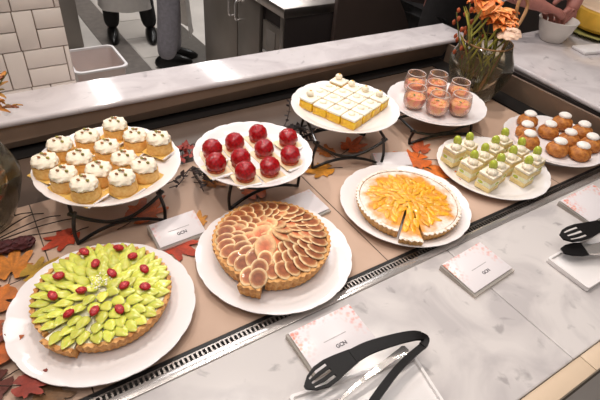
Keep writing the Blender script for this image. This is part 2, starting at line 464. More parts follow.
# tiled wall rising behind the ledge, basket-weave of pairs of bricks
XR, YT = .2125, 1.41
wl = struct(obj('wall_tiled', bx(-1.2, XR, YT + .004, YT + .16, FZ, 1.2), M_grout, smooth=False))
bm = bmesh.new(); g = .0014
def tl(x0, x1, z0, z1):
    x1 = min(x1, XR)
    if x1 - x0 > .004: box(bm, x0 + g, x1 - g, YT - .002, YT + .006, z0 + g, z1 - g, .0012)
for row in range(-1, 9):
    z0 = .098 + row * .1
    x = (.0535 if row % 2 == 0 else .0975) - .1455 * 8
    while x < XR:
        tl(x, x + .047, z0, z0 + .1)
        tl(x + .047, x + .1455, z0, z0 + .05); tl(x + .047, x + .1455, z0 + .05, z0 + .1)
        x += .1455
obj('tiles', bm, M_tile, wl)

# grey post and dark floor mats of the kitchen
tag(obj('metal_post', bx(.28, .735, 4.12, 4.42, FZ, 2.05, .01), M_post), 'tall grey metal post standing on the kitchen floor behind the tiled wall', 'post')
struct(obj('trim_1', bx(.87, 1.07, 2.6, 6.2, FZ + .001, FZ + .006), M_strip, smooth=False))
tag(obj('floor_mat', bx(1.36, 1.62, 2.9, 4.3, FZ + .001, FZ + .012, .004), M_rubber), 'dark rubber mat lying under the person in grey trousers', 'mat')
bm = bmesh.new()
for k in range(8): box(bm, 1.08, 1.34, 2.9 + k * .42, 3.3 + k * .42, FZ + .001, FZ + .004, .001)
struct(obj('trim_2', bm, mat('pale_floor_tile', (206, 198, 190), .3, 0, .06, 6)))

# milky plastic bin standing behind the ledge
T = thing('plastic_bin', 'milky white open plastic bin on the kitchen floor beside the tiled wall', 'bin', (.565, 2.93, FZ))
def rrect(hx, hy, r, z, n=5):
    out = []
    for cx, cy, a0 in ((hx - r, hy - r, 0), (-hx + r, hy - r, PI / 2), (-hx + r, -hy + r, PI), (hx - r, -hy + r, 1.5 * PI)):
        for k in range(n):
            a = a0 + PI / 2 * k / (n - 1); out.append((cx + r * math.cos(a), cy + r * math.sin(a), z))
    return out
bw, bd, bh = .14, .165, .40
obj('shell', loft([rrect(bw * .82, bd * .84, .03, .0), rrect(bw * .97, bd * .97, .035, bh), rrect(bw * .95, bd * .955, .034, bh), rrect(bw * .80, bd * .82, .028, .006)]), M_bin, T)
obj('rim', loft([rrect(bw * .96, bd * .96, .036, bh - .006), rrect(bw * 1.06, bd * 1.05, .042, bh - .004), rrect(bw * 1.06, bd * 1.05, .042, bh + .006), rrect(bw * .96, bd * .96, .036, bh + .008), rrect(bw * .945, bd * .95, .034, bh - .004)], cap=False), M_whitecard, T)

# kitchen units: double-door fridge bench, drawer unit, worktop
T = thing('refrigerator_bench', 'grey steel two-door under-counter refrigerator with bar handles behind the ledge', 'refrigerator', (0, 0, 0))
obj('cabinet_body', bx(1.285, 1.95, 2.235, 2.96, FZ + .08, -.046, .004), M_cab_d, T)
for y0, y1, hy in ((2.24, 2.485, 2.455), (2.495, 2.95, 2.53)):
    dr = obj('door', bx(1.262, 1.284, y0, y1, FZ + .1, -.05, .004), M_cab, T)
    obj('handle', tube(curve_pts([(1.262, hy, -.10), (1.235, hy, -.105), (1.232, hy, -.15), (1.235, hy, -.195), (1.262, hy, -.20)], 6), .006), M_steel_b, dr)
for x in (1.33, 1.90):
    for y in (2.28, 2.92): obj('foot', lathe([(0, FZ), (.02, FZ), (.02, FZ + .08), (0, FZ + .08)], 12, mtx=Matrix.Translation((x, y, 0))), M_black, T)
T = thing('drawer_unit', 'dark steel unit with vented drawer fronts at the kitchen corner', 'cabinet', (0, 0, 0))
obj('cabinet_body', bx(1.285, 1.95, 2.01, 2.225, FZ, -.046, .004), M_cab_d, T)
obj('side_panel', bx(1.268, 2.9, 2.004, 2.0095, FZ, -.046, .001), M_cab_d, T)
obj('corner_post', bx(1.262, 1.284, 2.005, 2.04, FZ, -.046, .003), M_steel, T)
for z0, z1 in ((-.30, -.12), (-.62, -.32), (-.85, -.64)):
    d_ = obj('drawer', bx(1.268, 1.285, 2.045, 2.215, z0, z1, .004), M_cab, T)
    obj('grip', bx(1.256, 1.268, 2.065, 2.195, z0 + .02, z0 + .034, .003), M_steel_b, d_)
    obj('label_plate', bx(1.264, 1.268, 2.085, 2.175, z0 + .06, z1 - .03, .001), M_post, d_)
tag(obj('steel_worktop', bx(1.25, 2.92, 1.99, 2.98, -.045, 0, .004), M_steel), 'steel worktop on the kitchen units behind the ledge', 'worktop')
struct(obj('wall_partition', bx(1.535, 4.6, 1.96, 1.985, FZ, .75), M_wallbrown, smooth=False))

# ------------------------------------------------------------------ display counter
T = thing('display_counter', 'sunken display deck coloured dark brown for shade, with steel back panel and slotted grille', 'counter', (0, 0, 0))
obj('deck', bx(-.75, 1.54, .503, 1.275, -.03, -.0006), M_deck, T, smooth=False)  # shows behind the paper, where light falloff is put into its colour
obj('cabinet_body', bx(-.75, 1.54, .48, 1.27, FZ + .1, -.031), M_cab_d, T, smooth=False)
obj('back_panel', loft([[(-.75, 1.268, .012), (1.545, 1.268, .012), (1.545, 1.278, .012), (-.75, 1.29, .012)], [(-.75, 1.281, .071), (1.545, 1.246, .071), (1.545, 1.262, .071), (-.75, 1.295, .071)]]), M_steel_d, T, smooth=False)
obj('back_gap', bx(-.75, 1.53, 1.226, 1.275, 0, .003), M_black, T, smooth=False)
obj('side_panel', bx(1.525, 1.535, .486, 1.24, 0, .071), M_steel_d, T, smooth=False)
obj('side_gap', bx(1.45, 1.5245, .505, 1.2245, 0, .004), M_black, T, smooth=False)
obj('metal_trim', bx(-.75, 1.54, .4655, .4815, -.02, .0016, .0006), M_steel_b, T)
bm = bmesh.new()
k = -.75
while k < 1.44:
    box(bm, k, k + .0035, .4825, .493, -.02, .0006); k += .0085
box(bm, -.75, 1.44, .493, .4955, -.02, .0006)
obj('air_grille', bm, M_steel, T, smooth=False)
obj('grille_well', bx(-.75, 1.44, .4815, .5028, -.03, -.006), M_black, T, smooth=False)
obj('dark_edge', bx(-.75, 1.44, .4958, .5025, -.006, .001), M_black, T, smooth=False)

# kraft paper sheets on the deck
SX = [-.60, .0015, .6105, 1.2195, 1.445]
for i in range(4):
    bm = bmesh.new()
    x0, x1 = SX[i] + .0012, SX[i + 1] - .0012
    n = 10
    top = [[bm.verts.new((x0 + (x1 - x0) * a / n, .504 + (1.03 - .504) * b / n, .0008 + .0006 * noise.noise(Vector((a * .4 + i * 5, b * .4, i))))) for b in range(n + 1)] for a in range(n + 1)]
    for a in range(n):
        for b in range(n): bm.faces.new((top[a][b], top[a + 1][b], top[a + 1][b + 1], top[a][b + 1]))
    tag(obj('paper_runner', bm, M_paper), ['brown kraft paper sheet under the dark vase by the grape tart', 'brown kraft paper sheet under the fig tart and red pastries', 'brown kraft paper sheet under the golden tart and grape shortcakes', 'short brown kraft paper sheet under the choux buns plate'][i], 'paper')

# marble
def slab(name, x0, x1, y0, y1, z0, z1, m, label, bev=.004, rz=0, corners=None):
    bm = bmesh.new()
    box(bm, x0, x1, y0, y1, z0, z1, bev)
    o = obj(name, bm, m, ang=10)
    return tag(o, label, 'countertop')
slab('marble_countertop', -.75, .7503, .147, .465, -.035, 0, M_marble, 'pale grey marble front counter slab carrying the black tongs and two cards', .003)
slab('marble_countertop', .7514, 2.4, .147, .465, -.035, 0, M_marble, 'pale grey marble front counter slab beyond the seam with the square tray', .003)
def wedge_slab(name, quad, z0, z1, m, label, cat='countertop', bev=.008):
    bm = prism(quad, z0, z1)
    bmesh.ops.bevel(bm, geom=[e for e in bm.edges if abs(e.verts[0].co.z - e.verts[1].co.z) < 1e-6], offset=bev, segments=4, affect='EDGES', profile=.5)
    return tag(obj(name, bm, m, ang=10), label, cat)
lz = .09
wedge_slab('marble_ledge', [(-.75, 1.273), (1.64, 1.232), (1.64, 1.388), (.2, 1.409), (-.75, 1.409)], .0715, lz, M_marble_b, 'raised white marble ledge along the back of the display')
wedge_slab('marble_side_counter', [(1.541, .36), (1.576, .98), (1.58, 1.231), (1.645, 1.231), (1.645, 1.16), (3.6, 1.175), (3.6, .36)], .0715, lz, M_marble_b, 'white marble side counter with the bowl and large yellow cake')
T = tag(obj('counter_base', bx(1.56, 3.5, .48, 1.14, FZ, .0705), M_cab_d, smooth=False), 'dark base under the white marble side counter', 'counter')
tag(obj('ledge_base', bx(-.7, 1.52, 1.30, 1.37, FZ, .0705), M_cab_d, smooth=False), 'dark base under the raised back ledge', 'counter')
# beige tiled strip in front of the counter
T = thing('tiled_counter_front', 'beige tiled strip along the near edge of the front counter', 'counter', (0, 0, 0))
bm = bmesh.new(); x = -.75
x = .7705 - .3 * 6
while x < 2.4:
    box(bm, x + .0008, x + .2992, .112, .1462, -.02, -.004, .001); x += .3
obj('tiles', bm, M_beige, T)
obj('tile_bed', bx(-.75, 2.4, .113, .1455, -.05, -.012), M_speck, T, smooth=False)
obj('counter_body', bx(-.75, 2.4, .15, .464, FZ, -.036), M_cab_d, T, smooth=False)
obj('front_panel', bx(-.75, 2.4, .125, .149, FZ, -.05), M_pale_panel, T, smooth=False)

# ------------------------------------------------------------------ plates and stands
def plate_bm(Rr, lobes=20):
    def mod(a, i, r, z):
        e = max(0, (r / Rr - .72) / .28)
        w = abs(math.sin(lobes / 2 * a)) ** .7
        return r * (1 + .012 * e * (w - .5)), z + .0012 * e * w
    prof = [(0, .006), (Rr * .72, .006), (Rr * .77, .0068), (Rr * .82, .0095), (Rr * .90, .0150), (Rr * .975, .0185), (Rr, .0192), (Rr * 1.002, .0178), (Rr * .97, .0158),
            (Rr * .88, .0105), (Rr * .80, .0045), (Rr * .72, .0022), (Rr * .58, .0016), (0, .0016)]
    return lathe(prof, 160, mod)
PLATES = []
def pz(x, y, half, Rr, cx, cy, z):
    """height on which something of this half-width rests on a plate"""
    d = math.hypot(x - cx, y - cy) + half
    t = d / Rr
    pr = [(0, .006), (.72, .006), (.77, .0068), (.82, .0095), (.90, .0150), (1.2, .0195)]
    for (a, za), (b, zb) in zip(pr, pr[1:]):
        if t <= b: return z + za + (zb - za) * max(0, (t - a) / (b - a)) + .0007
    return z + .02
def plate(x, y, z, Rr, label, foot=0):
    T = thing('cake_plate', label, 'plate', (x, y, z), 0, 'white scalloped cake plates')
    obj('dish', plate_bm(Rr), M_porc, T, ang=60)
    obj('foot_ring', lathe([(Rr * .52, .003), (Rr * .55, -foot), (Rr * .58, -foot), (Rr * .6, .003)], 64, closed=True), M_porc, T)
    PLATES.append((Rr, x, y, z))
    return T
PT = .002
P_green = plate(.062, .651, PT, .160, 'round white scalloped plate under the green grape tart')
P_fig = plate(.399, .622, PT, .160, 'round white scalloped plate under the fig tart')
P_mira = plate(.7615, .6224, PT, .156, 'round white scalloped plate under the golden sugar-dusted tart')
P_grape = plate(1.088, .630, PT, .150, 'round white scalloped plate under the grape shortcakes')
P_choux = plate(1.339, .624, .0215, .142, 'round white scalloped plate under the choux buns', .020)
SH = .0885
P_cream = plate(.173, .960, SH, .1526, 'white plate raised on a wire stand under the cream-topped tartlets')
P_red = plate(.4756, .858, SH, .1373, 'white plate raised on a wire stand under the red glazed pastries')
P_lemon = plate(.8145, .9535, SH, .150, 'white plate raised on a wire stand under the lemon squares')
SHC = .050
P_cups = plate(1.140, .913, SHC, .150, 'white plate raised on a wire stand under the pink drink glasses')

def stand(cx, cy, w, d, rz, label, h=SH):
    T = thing('plate_stand', label, 'stand', (cx, cy, 0), rz, 'black wire plate stands')
    r = .0039
    hw, hd = w / 2, d / 2
    zt = h - .0034; q = h / SH
    for sy in (-1, 1):
        y = sy * hd
        obj('bowed_foot_bar', tube(curve_pts([(-hw, y, .0045), (-hw * .5, y, .024 * q), (0, y, .031 * q), (hw * .5, y, .024 * q), (hw, y, .0045)], 8), r), M_iron, T)
        obj('cradle_arc', tube(curve_pts([(-hw * 1.04, y, zt), (-hw * .72, y, .062 * q), (-hw * .3, y, .041 * q), (0, y, .031 * q + .0062), (hw * .3, y, .041 * q), (hw * .72, y, .062 * q), (hw * 1.04, y, zt)], 8), r), M_iron, T)
        for sx in (-1, 1):
            obj('leg', tube(curve_pts([(sx * hw, y, .0035), (sx * hw * 1.02, y, .035 * q), (sx * hw * .97, y, .065 * q), (sx * hw * .90, y, zt)], 6), r), M_iron, T)
    for sx in (-1, 1):
        obj('top_bar', tube([(sx * hw * .97, -hd, zt), (sx * hw * .97, hd, zt)], r), M_iron, T)
    return T
stand(.160, .925, .182, .16, R(-4), 'black wire stand holding up the cream tartlet plate')
stand(.4815, .875, .188, .13, R(1), 'black wire stand holding up the red pastry plate')
stand(.768, .895, .19, .15, R(-21), 'black wire stand holding up the lemon square plate')
stand(1.092, .880, .212, .13, R(-11), 'low black wire stand holding up the pink drink glasses', SHC)
PTOP = PT + .006
STOP = SH + .006

# ------------------------------------------------------------------ tarts
def sector(prof, a0, a1, n, mod=None):
    """solid swept from an open (r,z) profile that starts and ends on the axis"""
    bm = bmesh.new(); cols = []
    axis = {}
    full = abs((a1 - a0) - TAU) < 1e-6
    for k in range(n + (0 if full else 1)):
        a = a0 + (a1 - a0) * k / n
        col = []
        for i, (r, z) in enumerate(prof):
            if r < 1e-7:
                if i not in axis: axis[i] = bm.verts.new((0, 0, z))
                col.append(axis[i]); continue
            rr, zz = mod(a, i, r, z) if mod else (r, z)
            col.append(bm.verts.new((rr * math.cos(a), rr * math.sin(a), zz)))
        cols.append(col)
    prs = list(zip(cols, cols[1:])) + ([(cols[-1], cols[0])] if full else [])
    for A, B in prs:
        for i in range(len(prof) - 1):
            f = []
            for v in (A[i], B[i], B[i + 1], A[i + 1]):
                if v not in f: f.append(v)
            if len(f) > 2:
                try: bm.faces.new(f)
                except ValueError: pass
    if not full:
        for c in (cols[0], cols[-1]):
            f = []
            for v in c:
                if v not in f: f.append(v)
            try: bm.faces.new(f)
            except ValueError: pass
    return bm

def crust_and_fill(T, Rt, h, a0, a1, mcrust, mfill, flutes=44, fz=.006, fillcone=.0):
    n = max(8, int(flutes * 6 * (a1 - a0) / TAU))
    def fl(a, i, r, z):
        if i in (2, 3): return r * (1 + .016 * math.cos(flutes * a)), z
        if i == 1: return r * (1 + .008 * math.cos(flutes * a)), z
        return r, z
    obj('crust', sector([(0, 0), (Rt * .92, 0), (Rt * .985, h * .7), (Rt, h), (Rt - .007, h + .0006), (Rt - .0085, h - fz - .004), (0, h - fz - .004)], a0, a1, n, fl), mcrust, T, ang=50)
    rf = Rt - .0088
    obj('filling', sector([(0, h - fz - .0038), (rf, h - fz - .0038), (rf, h - fz), (rf * .6, h - fz + fillcone * .7), (0, h - fz + fillcone)], a0, a1, max(8, n // 4)), mfill, T, ang=50)

def inarc(a, a0, a1):
    return (a - a0) % TAU < (a1 - a0) % TAU

def make_tart(name, slicename, label, slabel, x, y, Rt, h, s0, s1, pull, mcrust, mfill, fz=.006, fillcone=0, flutes=44):
    z = pz(x, y, Rt * .92, *min(PLATES, key=lambda p: math.hypot(p[1] - x, p[2] - y)))
    T = thing(name, label, 'tart', (x, y, z))
    crust_and_fill(T, Rt, h, s1 + .012, s0 - .012 + TAU, mcrust, mfill, flutes, fz, fillcone)
    am = (s0 + s1) / 2
    S = thing(slicename, slabel, 'slice of tart', (x + pull * math.cos(am), y + pull * math.sin(am), z - .0003))
    crust_and_fill(S, Rt, h, s0, s1, mcrust, mfill, flutes, fz, fillcone)
    return T, S

def petal_bm(L, W, H, point=.6):
    """pointed half-moon of fruit lying along +x, base at origin"""
    bm = bmesh.new()
    bmesh.ops.create_uvsphere(bm, u_segments=10, v_segments=8, radius=1)
    for v in bm.verts:
        x, y, z = v.co
        t = (x + 1) / 2
        w = math.sin(PI * min(1, t * .94 + .06)) ** .5 if t < 1 else 0
        s = 1 - point * max(0, t - .35) / .65
        v.co = Vector(((t - .5) * L, y * W / 2 * s, (z if z > 0 else z * .35) * H * s))
    return bm

# --- green grape tart
s0, s1 = R(205), R(234)
GT, GS = make_tart('grape_tart', 'tart_slice', 'round tart of overlapping green grape slices topped with raspberries', 'narrow slice of green grape tart pulled slightly out', .068, .668, .119, .029, s0, s1, .011, M_crust, M_custard, .002, flutes=60)
pr = petal_bm(.034, .0260, .0052, .62)
pme = bpy.data.meshes.new('grape_slice'); pr.to_mesh(pme); pr.free(); finish(pme, True, 60); pme.materials.append(M_slice)
def inst(name, me, parent, loc, rot):
    o = bpy.data.objects.new(name, me); C.objects.link(o); o.parent = parent; o.location = loc
    o.rotation_euler = rot if isinstance(rot, Euler) else Euler(rot); return o
for ring, (rr, n, tilt, zz, sc) in enumerate(((.103, 32, -13, .0315, 1.04), (.085, 27, -15, .0335, 1.04), (.066, 20, -16, .035, 1.02), (.045, 13, -16, .036, 1.0), (.022, 7, -14, .037, .95))):
    for k in range(n):
        a = TAU * (k + .5 * (ring % 2)) / n + rnd.uniform(-.05, .05)
        P = GS if inarc(a, s0, s1) else GT
        yaw = a + rnd.uniform(-.22, .22) + .12
        m = Matrix.Rotation(yaw, 4, 'Z') @ Matrix.Rotation(R(tilt + rnd.uniform(-6, 6)), 4, 'Y') @ Matrix.Rotation(R(9), 4, 'X')
        o = inst('grape_slice', pme, P, (rr * math.cos(a), rr * math.sin(a), zz), m.to_euler())
        o.scale = (sc, sc, sc)
rb = blob(.0098, .0072, .006, 3, .22, 5, 3)
for v in rb.verts:
    if v.co.z > .003: v.co.z = .003 + (v.co.z - .003) * .4
rme = bpy.data.meshes.new('raspberry_half'); rb.to_mesh(rme); rb.free(); finish(rme, True, 80); rme.materials.append(M_rasp)
ctr = obj('raspberry_core', lathe([(0, .0042), (.0022, .0042), (.003, .0034)], 10), mat('raspberry_core', (226, 96, 92), .4)); cme = ctr.data; bpy.data.objects.remove(ctr)
for k, (bx_, by_) in enumerate([(.063, .765), (.073, .725), (.122, .746), (.138, .712), (.146, .67), (.009, .725), (-.01, .683), (.035, .672), (.092, .687), (.102, .648), (.133, .628), (.004, .631), (.042, .616), (.079, .6)]):
    q = inst('raspberry_half', rme, GT, (bx_ - .068, by_ - .668, .0445), (rnd.uniform(-.3, .3), rnd.uniform(-.3, .3), rnd.uniform(0, 6)))
    inst('raspberry_core', cme, q, (0, 0, 0), (0, 0, 0))
bm = bmesh.new()
for k in range(45):
    a = rnd.uniform(0, TAU); r = .02 * math.sqrt(rnd.random())
    box(bm, -.0012, .0012, -.0008, .0008, -.0006, .0006, mtx=Matrix.Translation((r * math.cos(a), r * math.sin(a) + .01, .0425 + rnd.uniform(-.001, .003))) @ Matrix.Rotation(rnd.uniform(0, 3), 4, 'Z'))
tag(obj('sugar_crumbs', bm, M_crumb, GT), kind='stuff')

# --- fig tart
s0, s1 = R(212), R(233)
FT, FS = make_tart('fig_tart', 'tart_slice', 'round tart covered with overlapping fresh fig slices', 'narrow slice of fig tart pulled out toward the counter edge', .402, .640, .121, .034, s0, s1, .023, M_crust, M_figjam, .002, .008, flutes=56)
def fig_bm():
    bm = bmesh.new()
    n = 22; out = []
    for k in range(n):
        a = TAU * k / n
        r = 1 + .0 * math.cos(a)
        x = math.cos(a); y = math.sin(a) * (1 - .28 * max(0, x))
        out.append((x * .0225, y * .0175))
    rings = []
    for s, z in ((.0, .0022), (.4, .0024), (.68, .0022), (.86, .0021), (.95, .0018), (1.0, .0006), (1.0, -.0016), (.0, -.0016)):
        rings.append([(x * max(s, .02), y * max(s, .02), z) for x, y in out])
    return loft(rings, bm)
fo = obj('fig_slice', fig_bm(), M_fig, ang=50)
c_core, c_mid, c_pale, c_skin = lin((168, 92, 54)), lin((128, 70, 44)), lin((240, 208, 160)), lin((120, 62, 48))
def figcol(co):
    s = math.hypot(co.x / .0225, co.y / .0175)
    if co.z < .0003: return c_skin
    if s < .5: return mixc(c_core, c_mid, s / .5)
    if s < .78: return mixc(c_mid, lin((198, 128, 76)), (s - .5) / .28)
    return mixc(lin((226, 180, 130)), c_pale, (s - .78) / .12) if s < .97 else c_skin
paint(fo, figcol); fme = fo.data; bpy.data.objects.remove(fo)
fo = obj('fig_slice', fig_bm(), M_fig, ang=50)
paint(fo, lambda co: mixc(lin((206, 104, 66)), lin((232, 186, 134)), (math.hypot(co.x / .0225, co.y / .0175) - .3) / .5) if co.z > .0003 else c_skin)
fme2 = fo.data; bpy.data.objects.remove(fo)
for ring, (rr, n, zz, sc) in enumerate(((.096, 30, .038, 1.0), (.074, 26, .0415, 1.0), (.052, 18, .0455, .98), (.025, 8, .0515, 1.3))):
    for k in range(n):
        a = TAU * (k + .3 * ring) / n + rnd.uniform(-.03, .03)
        P = FS if inarc(a, s0, s1) else FT
        m = Matrix.Rotation(a, 4, 'Z') @ Matrix.Rotation(R(11 + ring * 2), 4, 'Y') @ Matrix.Rotation(R(-9 + rnd.uniform(-4, 4)), 4, 'X')
        o = inst('fig_slice', fme2 if ring == 3 or (ring == 2 and k % 4 == 0) or (ring == 1 and k % 7 == 3) else fme, P, (rr * math.cos(a), rr * math.sin(a), zz), m.to_euler())
        o.scale = (sc * rnd.uniform(.92, 1.06),) * 3

# --- golden sugar-dusted tart
s0, s1 = R(218), R(243)
YT_, YS = make_tart('golden_fruit_tart', 'tart_slice', 'round tart of golden fruit dusted with powdered sugar at its rim', 'wedge slice of golden fruit tart pulled out from the cut tart', .757, .611, .1235, .026, s0, s1, .021, M_sugarcrust, M_sugarfill, .001, .004, flutes=64)
pb = petal_bm(.034, .0165, .003, .35)
yme = bpy.data.meshes.new('fruit_strip'); pb.to_mesh(yme); pb.free(); finish(yme, True, 60); yme.materials.append(M_petal_y)
for ring, (rr, n, zz) in enumerate(((.084, 30, .0262), (.066, 28, .0272), (.047, 21, .0284), (.028, 13, .0294), (.011, 6, .0305))):
    for k in range(n):
        a = TAU * (k + .5 * ring) / n + rnd.uniform(-.08, .08)
        if min((a - s0) % TAU, (s0 - a) % TAU, (a - s1) % TAU, (s1 - a) % TAU) < (.10 if not inarc(a, s0, s1) else .04): continue
        P = YS if inarc(a, s0, s1) else YT_
        m = Matrix.Rotation(a + rnd.uniform(-.7, .7) * (.15 if P is YS else 1), 4, 'Z') @ Matrix.Rotation(R(3 + rnd.uniform(-9, 9)), 4, 'Y') @ Matrix.Rotation(rnd.uniform(-.3, .3), 4, 'X')
        inst('fruit_strip', yme, P, ((rr + rnd.uniform(-.004, .004)) * math.cos(a), (rr + rnd.uniform(-.004, .004)) * math.sin(a), zz), m.to_euler())

# ------------------------------------------------------------------ small pastries
ORD = ['first', 'second', 'third', 'fourth', 'fifth']
def spot(row, nrow, k, n, rows=('back', 'second', 'third', 'front')):
    c = {0: 'at the left end of', n - 1: 'at the right end of'}.get(k)
    if c is None: c = 'in the middle of' if n == 3 else f'{ORD[k]} from left in'
    return f'{c} the {rows[row]} row'

# --- cream-topped tartlets
def make_cream():
    T = thing('cream_tartlet', 'x', 'pastry', (0, 0, 0), 0, 'cream-topped tartlets on the raised plate')
    cb = obj('cake_board', bx(-.029, .029, -.029, .029, 0, .0016, .0004), M_goldcard2, T)
    obj('price_tab', bx(.0292, .0335, -.027, .027, .0004, .0018, .0003), M_whitecard, cb)
    obj('sponge_base', lathe([(0, .0018), (.0272, .0018), (.0284, .004), (.0284, .0095), (.0274, .0115), (.0278, .023), (.0268, .026), (0, .026)], 40), M_gold, T, ang=35)
    bm = blob(.0262, .0262, .0120, 4, .0, 3, 2, flat=-.0060, at=(0, 0, .0322))
    for v in bm.verts:
        d = (v.co - Vector((0, 0, .029))).normalized()
        lump = abs(noise.noise(v.co * 120)) * .0075 + noise.noise(v.co * 260) * .0016
        v.co += d * (lump - .0012)
        if v.co.z < .0263: v.co.z = .0263
    obj('whipped_cream', bm, M_cream, T, ang=80)
    for k in range(4):
        a = 1.1 + k * 1.7
        obj('chopped_nut', blob(.0045, .0034, .0026, 1, .3, 2, k, at=((.004 + .003 * k) * math.cos(a), (.004 + .003 * k) * math.sin(a), .0475 - .0009 * k)), [M_nut, M_pist][k % 2], T, ang=20)
    return T
CR = [[(.154, 1.022), (.218, 1.033)], ]
SCR = 1.034
rows = [[(.218, 1.033), (.246, .981), (.283, .935)], [(.154, 1.022), (.180, .965), (.198, .907), (.225, .861)], [(.095, 1.004), (.120, .949), (.142, .890), (.173, .838)], [(.056, .950), (.078, .895), (.104, .843)]]
proto = None
for i, row in enumerate(rows):
    for k, (x, y) in enumerate(row):
        x, y = x * SCR, y * SCR
        ends = ['back end', 'middle', 'front end'] if len(row) == 3 else ['back end', 'second from back', 'second from front', 'front end']
        lab = 'cream and nut tartlet, ' + ends[k] + ' of the ' + ['line nearest the red pastries', 'second line from the red pastries', 'second line from the vase', 'line nearest the vase'][i]
        if proto is None:
            proto = make_cream(); proto['label'] = lab; o = proto
        else: o = dup(proto, (0, 0, 0), 0, lab)
        o.location = (x - .004, y - .006, pz(x - .004, y - .006, .026, *PLATES[5])); o.rotation_euler = (0, 0, R(-62) + rnd.uniform(-.12, .12))

# --- red glazed domes
def make_red():
    T = thing('red_glazed_pastry', 'x', 'pastry', (0, 0, 0), 0, 'red glazed domes on the raised plate')
    cb = obj('cake_board', bx(-.027, .027, -.027, .027, 0, .0016, .0004), M_goldcard, T)
    obj('price_tab', bx(-.025, .025, -.0335, -.0272, .0004, .003, .0004), M_whitecard, cb)
    obj('biscuit_base', lathe([(0, .0018), (.0195, .0018), (.0205, .004), (.0205, .0065), (.018, .0085), (0, .0095)], 36), M_biscuit, T)
    bm = blob(.0228, .0228, .0222, 4, .08, 3.2, 2, flat=-.0125, at=(0, 0, .0200))
    for v in bm.verts: v.co += (v.co - Vector((0, 0, .020))) * (.07 * noise.noise(v.co * 300))
    obj('glazed_dome', bm, M_red, T, ang=80)
    return T
rows = [[(.387, .891), (.450, .904), (.518, .914)], [(.369, .833), (.432, .839), (.499, .850), (.569, .857)], [(.411, .776), (.474, .779), (.537, .795)]]
proto = None
for i, row in enumerate(rows):
    for k, (x, y) in enumerate(row):
        lab = 'shiny red dome pastry, ' + spot(i, 3, k, len(row), ('back', 'middle', 'front'))
        if proto is None: proto = make_red(); proto['label'] = lab; o = proto
        else: o = dup(proto, (0, 0, 0), 0, lab)
        o.location = (x, y, pz(x, y, .025, *PLATES[6])); o.rotation_euler = (0, 0, rnd.uniform(-.15, .15))

# --- lemon squares
def make_lemon(disc):
    T = thing('lemon_square', 'x', 'pastry', (0, 0, 0), 0, 'lemon squares in a block on the raised plate')
    obj('lemon_base', bx(-.0208, .0208, -.0208, .0208, .0, .0215, .002), M_lemon, T)
    obj('crumb_bottom', bx(-.0212, .0212, -.0212, .0212, -.0008, .002, .0008), M_gold, T)
    bm = bmesh.new(); box(bm, -.0218, .0218, -.0218, .0218, .0217, .029, .0036)
    obj('icing_top', bm, M_icing, T)
    obj('chocolate_speck', blob(.0022, .0012, .0008, 1, .3, 2, 1, at=(.015, -.013, .0294)), M_speck, T)
    d_ = obj('cream_dollop', blob(.0105, .0105, [.0055, .0095][disc], 3, .05, 3, 1, at=(.004, .005, [.0297, .0365][disc])), M_icing, T)
    if disc: obj('lemon_zest', blob(.004, .0035, .0012, 2, .3, 4, 2, at=(.004, .004, .0455)), M_lemon, d_)
    return T
A0 = R(20); ux, uy = math.cos(A0), math.sin(A0); vx, vy = -uy, ux
cx0, cy0 = .818, .962
lem = {}
for i in range(4):
    for k in range(4):
        a, b = (i - 1.5) * .0470, (k - 1.5) * .0455
        x, y = cx0 + a * ux + b * vx, cy0 + a * uy + b * vy
        disc = i == 3 or (k == 3 and i == 0)
        lab = 'iced lemon square, ' + f'{["front", "second", "third", "back"][k]} piece of the {["line nearest the red pastries", "second line from the red pastries", "second line from the glasses", "line nearest the drink glasses"][i]}'
        if disc: lab = lab.replace('iced lemon square', 'lemon square with dollop')
        if disc not in lem: lem[disc] = make_lemon(disc); o = lem[disc]; o['label'] = lab
        else: o = dup(lem[disc], (0, 0, 0), 0, lab)
        o.location = (x, y, pz(x, y, .02, *PLATES[7]) + .0009); o.rotation_euler = (0, 0, A0 + rnd.uniform(-.05, .05))

# --- glasses of pink drink
def make_cup():
    T = thing('drink_glass', 'x', 'glass', (0, 0, 0), 0, 'glasses of pink drink on the raised plate')
    op = [(0, .0012), (.018, .0012), (.026, .004), (.0318, .013), (.0335, .023), (.0322, .034), (.0295, .044), (.0282, .0515), (.0275, .0520), (.0272, .0512), (.0285, .044), (.0312, .034), (.0325, .023), (.0308, .0135), (.0252, .0056), (.0175, .0032), (0, .0032)]
    obj('glass_bowl', lathe(op, 40), M_glass, T, ang=80)
    obj('rim', lathe([(.0270, .0512), (.0276, .0524), (.0284, .0516), (.0278, .0508)], 40, closed=True), mat('painted_rim_glint', (236, 226, 222), .1, 0, .02, 10) if 'painted_rim_glint' not in MATS else MATS['painted_rim_glint'], T)  # pale opaque ring, the highlight on the glass edge put into its colour
    dr = obj('pink_drink', lathe([(0, .0036), (.0172, .0036), (.0248, .006), (.0302, .0135), (.0318, .023), (.0312, .029), (0, .0295)], 36), M_drink, T, ang=50)
    for k in range(4):
        a = k * 1.6 + .4; obj('fruit_piece', blob(.008, .006, .003, 2, .2, 2, k, at=(.015 * math.cos(a), .015 * math.sin(a), .0297)), M_fruit, dr)
    obj('mint_leaf', blob(.006, .003, .001, 2, at=(.003, -.004, .033)), M_mint, dr)
    return T
cups = [(1.128, 1.004, 'behind, nearest the lemon squares'), (1.195, .975, 'behind, nearest the flower vase'), (1.218, .903, 'at the vase end, behind the last front glass'),
        (1.143, .930, 'in the middle of the cluster'), (1.060, .930, 'in front, nearest the lemon squares'), (1.094, .868, 'in the middle of the front'), (1.156, .838, 'in front, nearest the grape shortcakes')]
proto = None
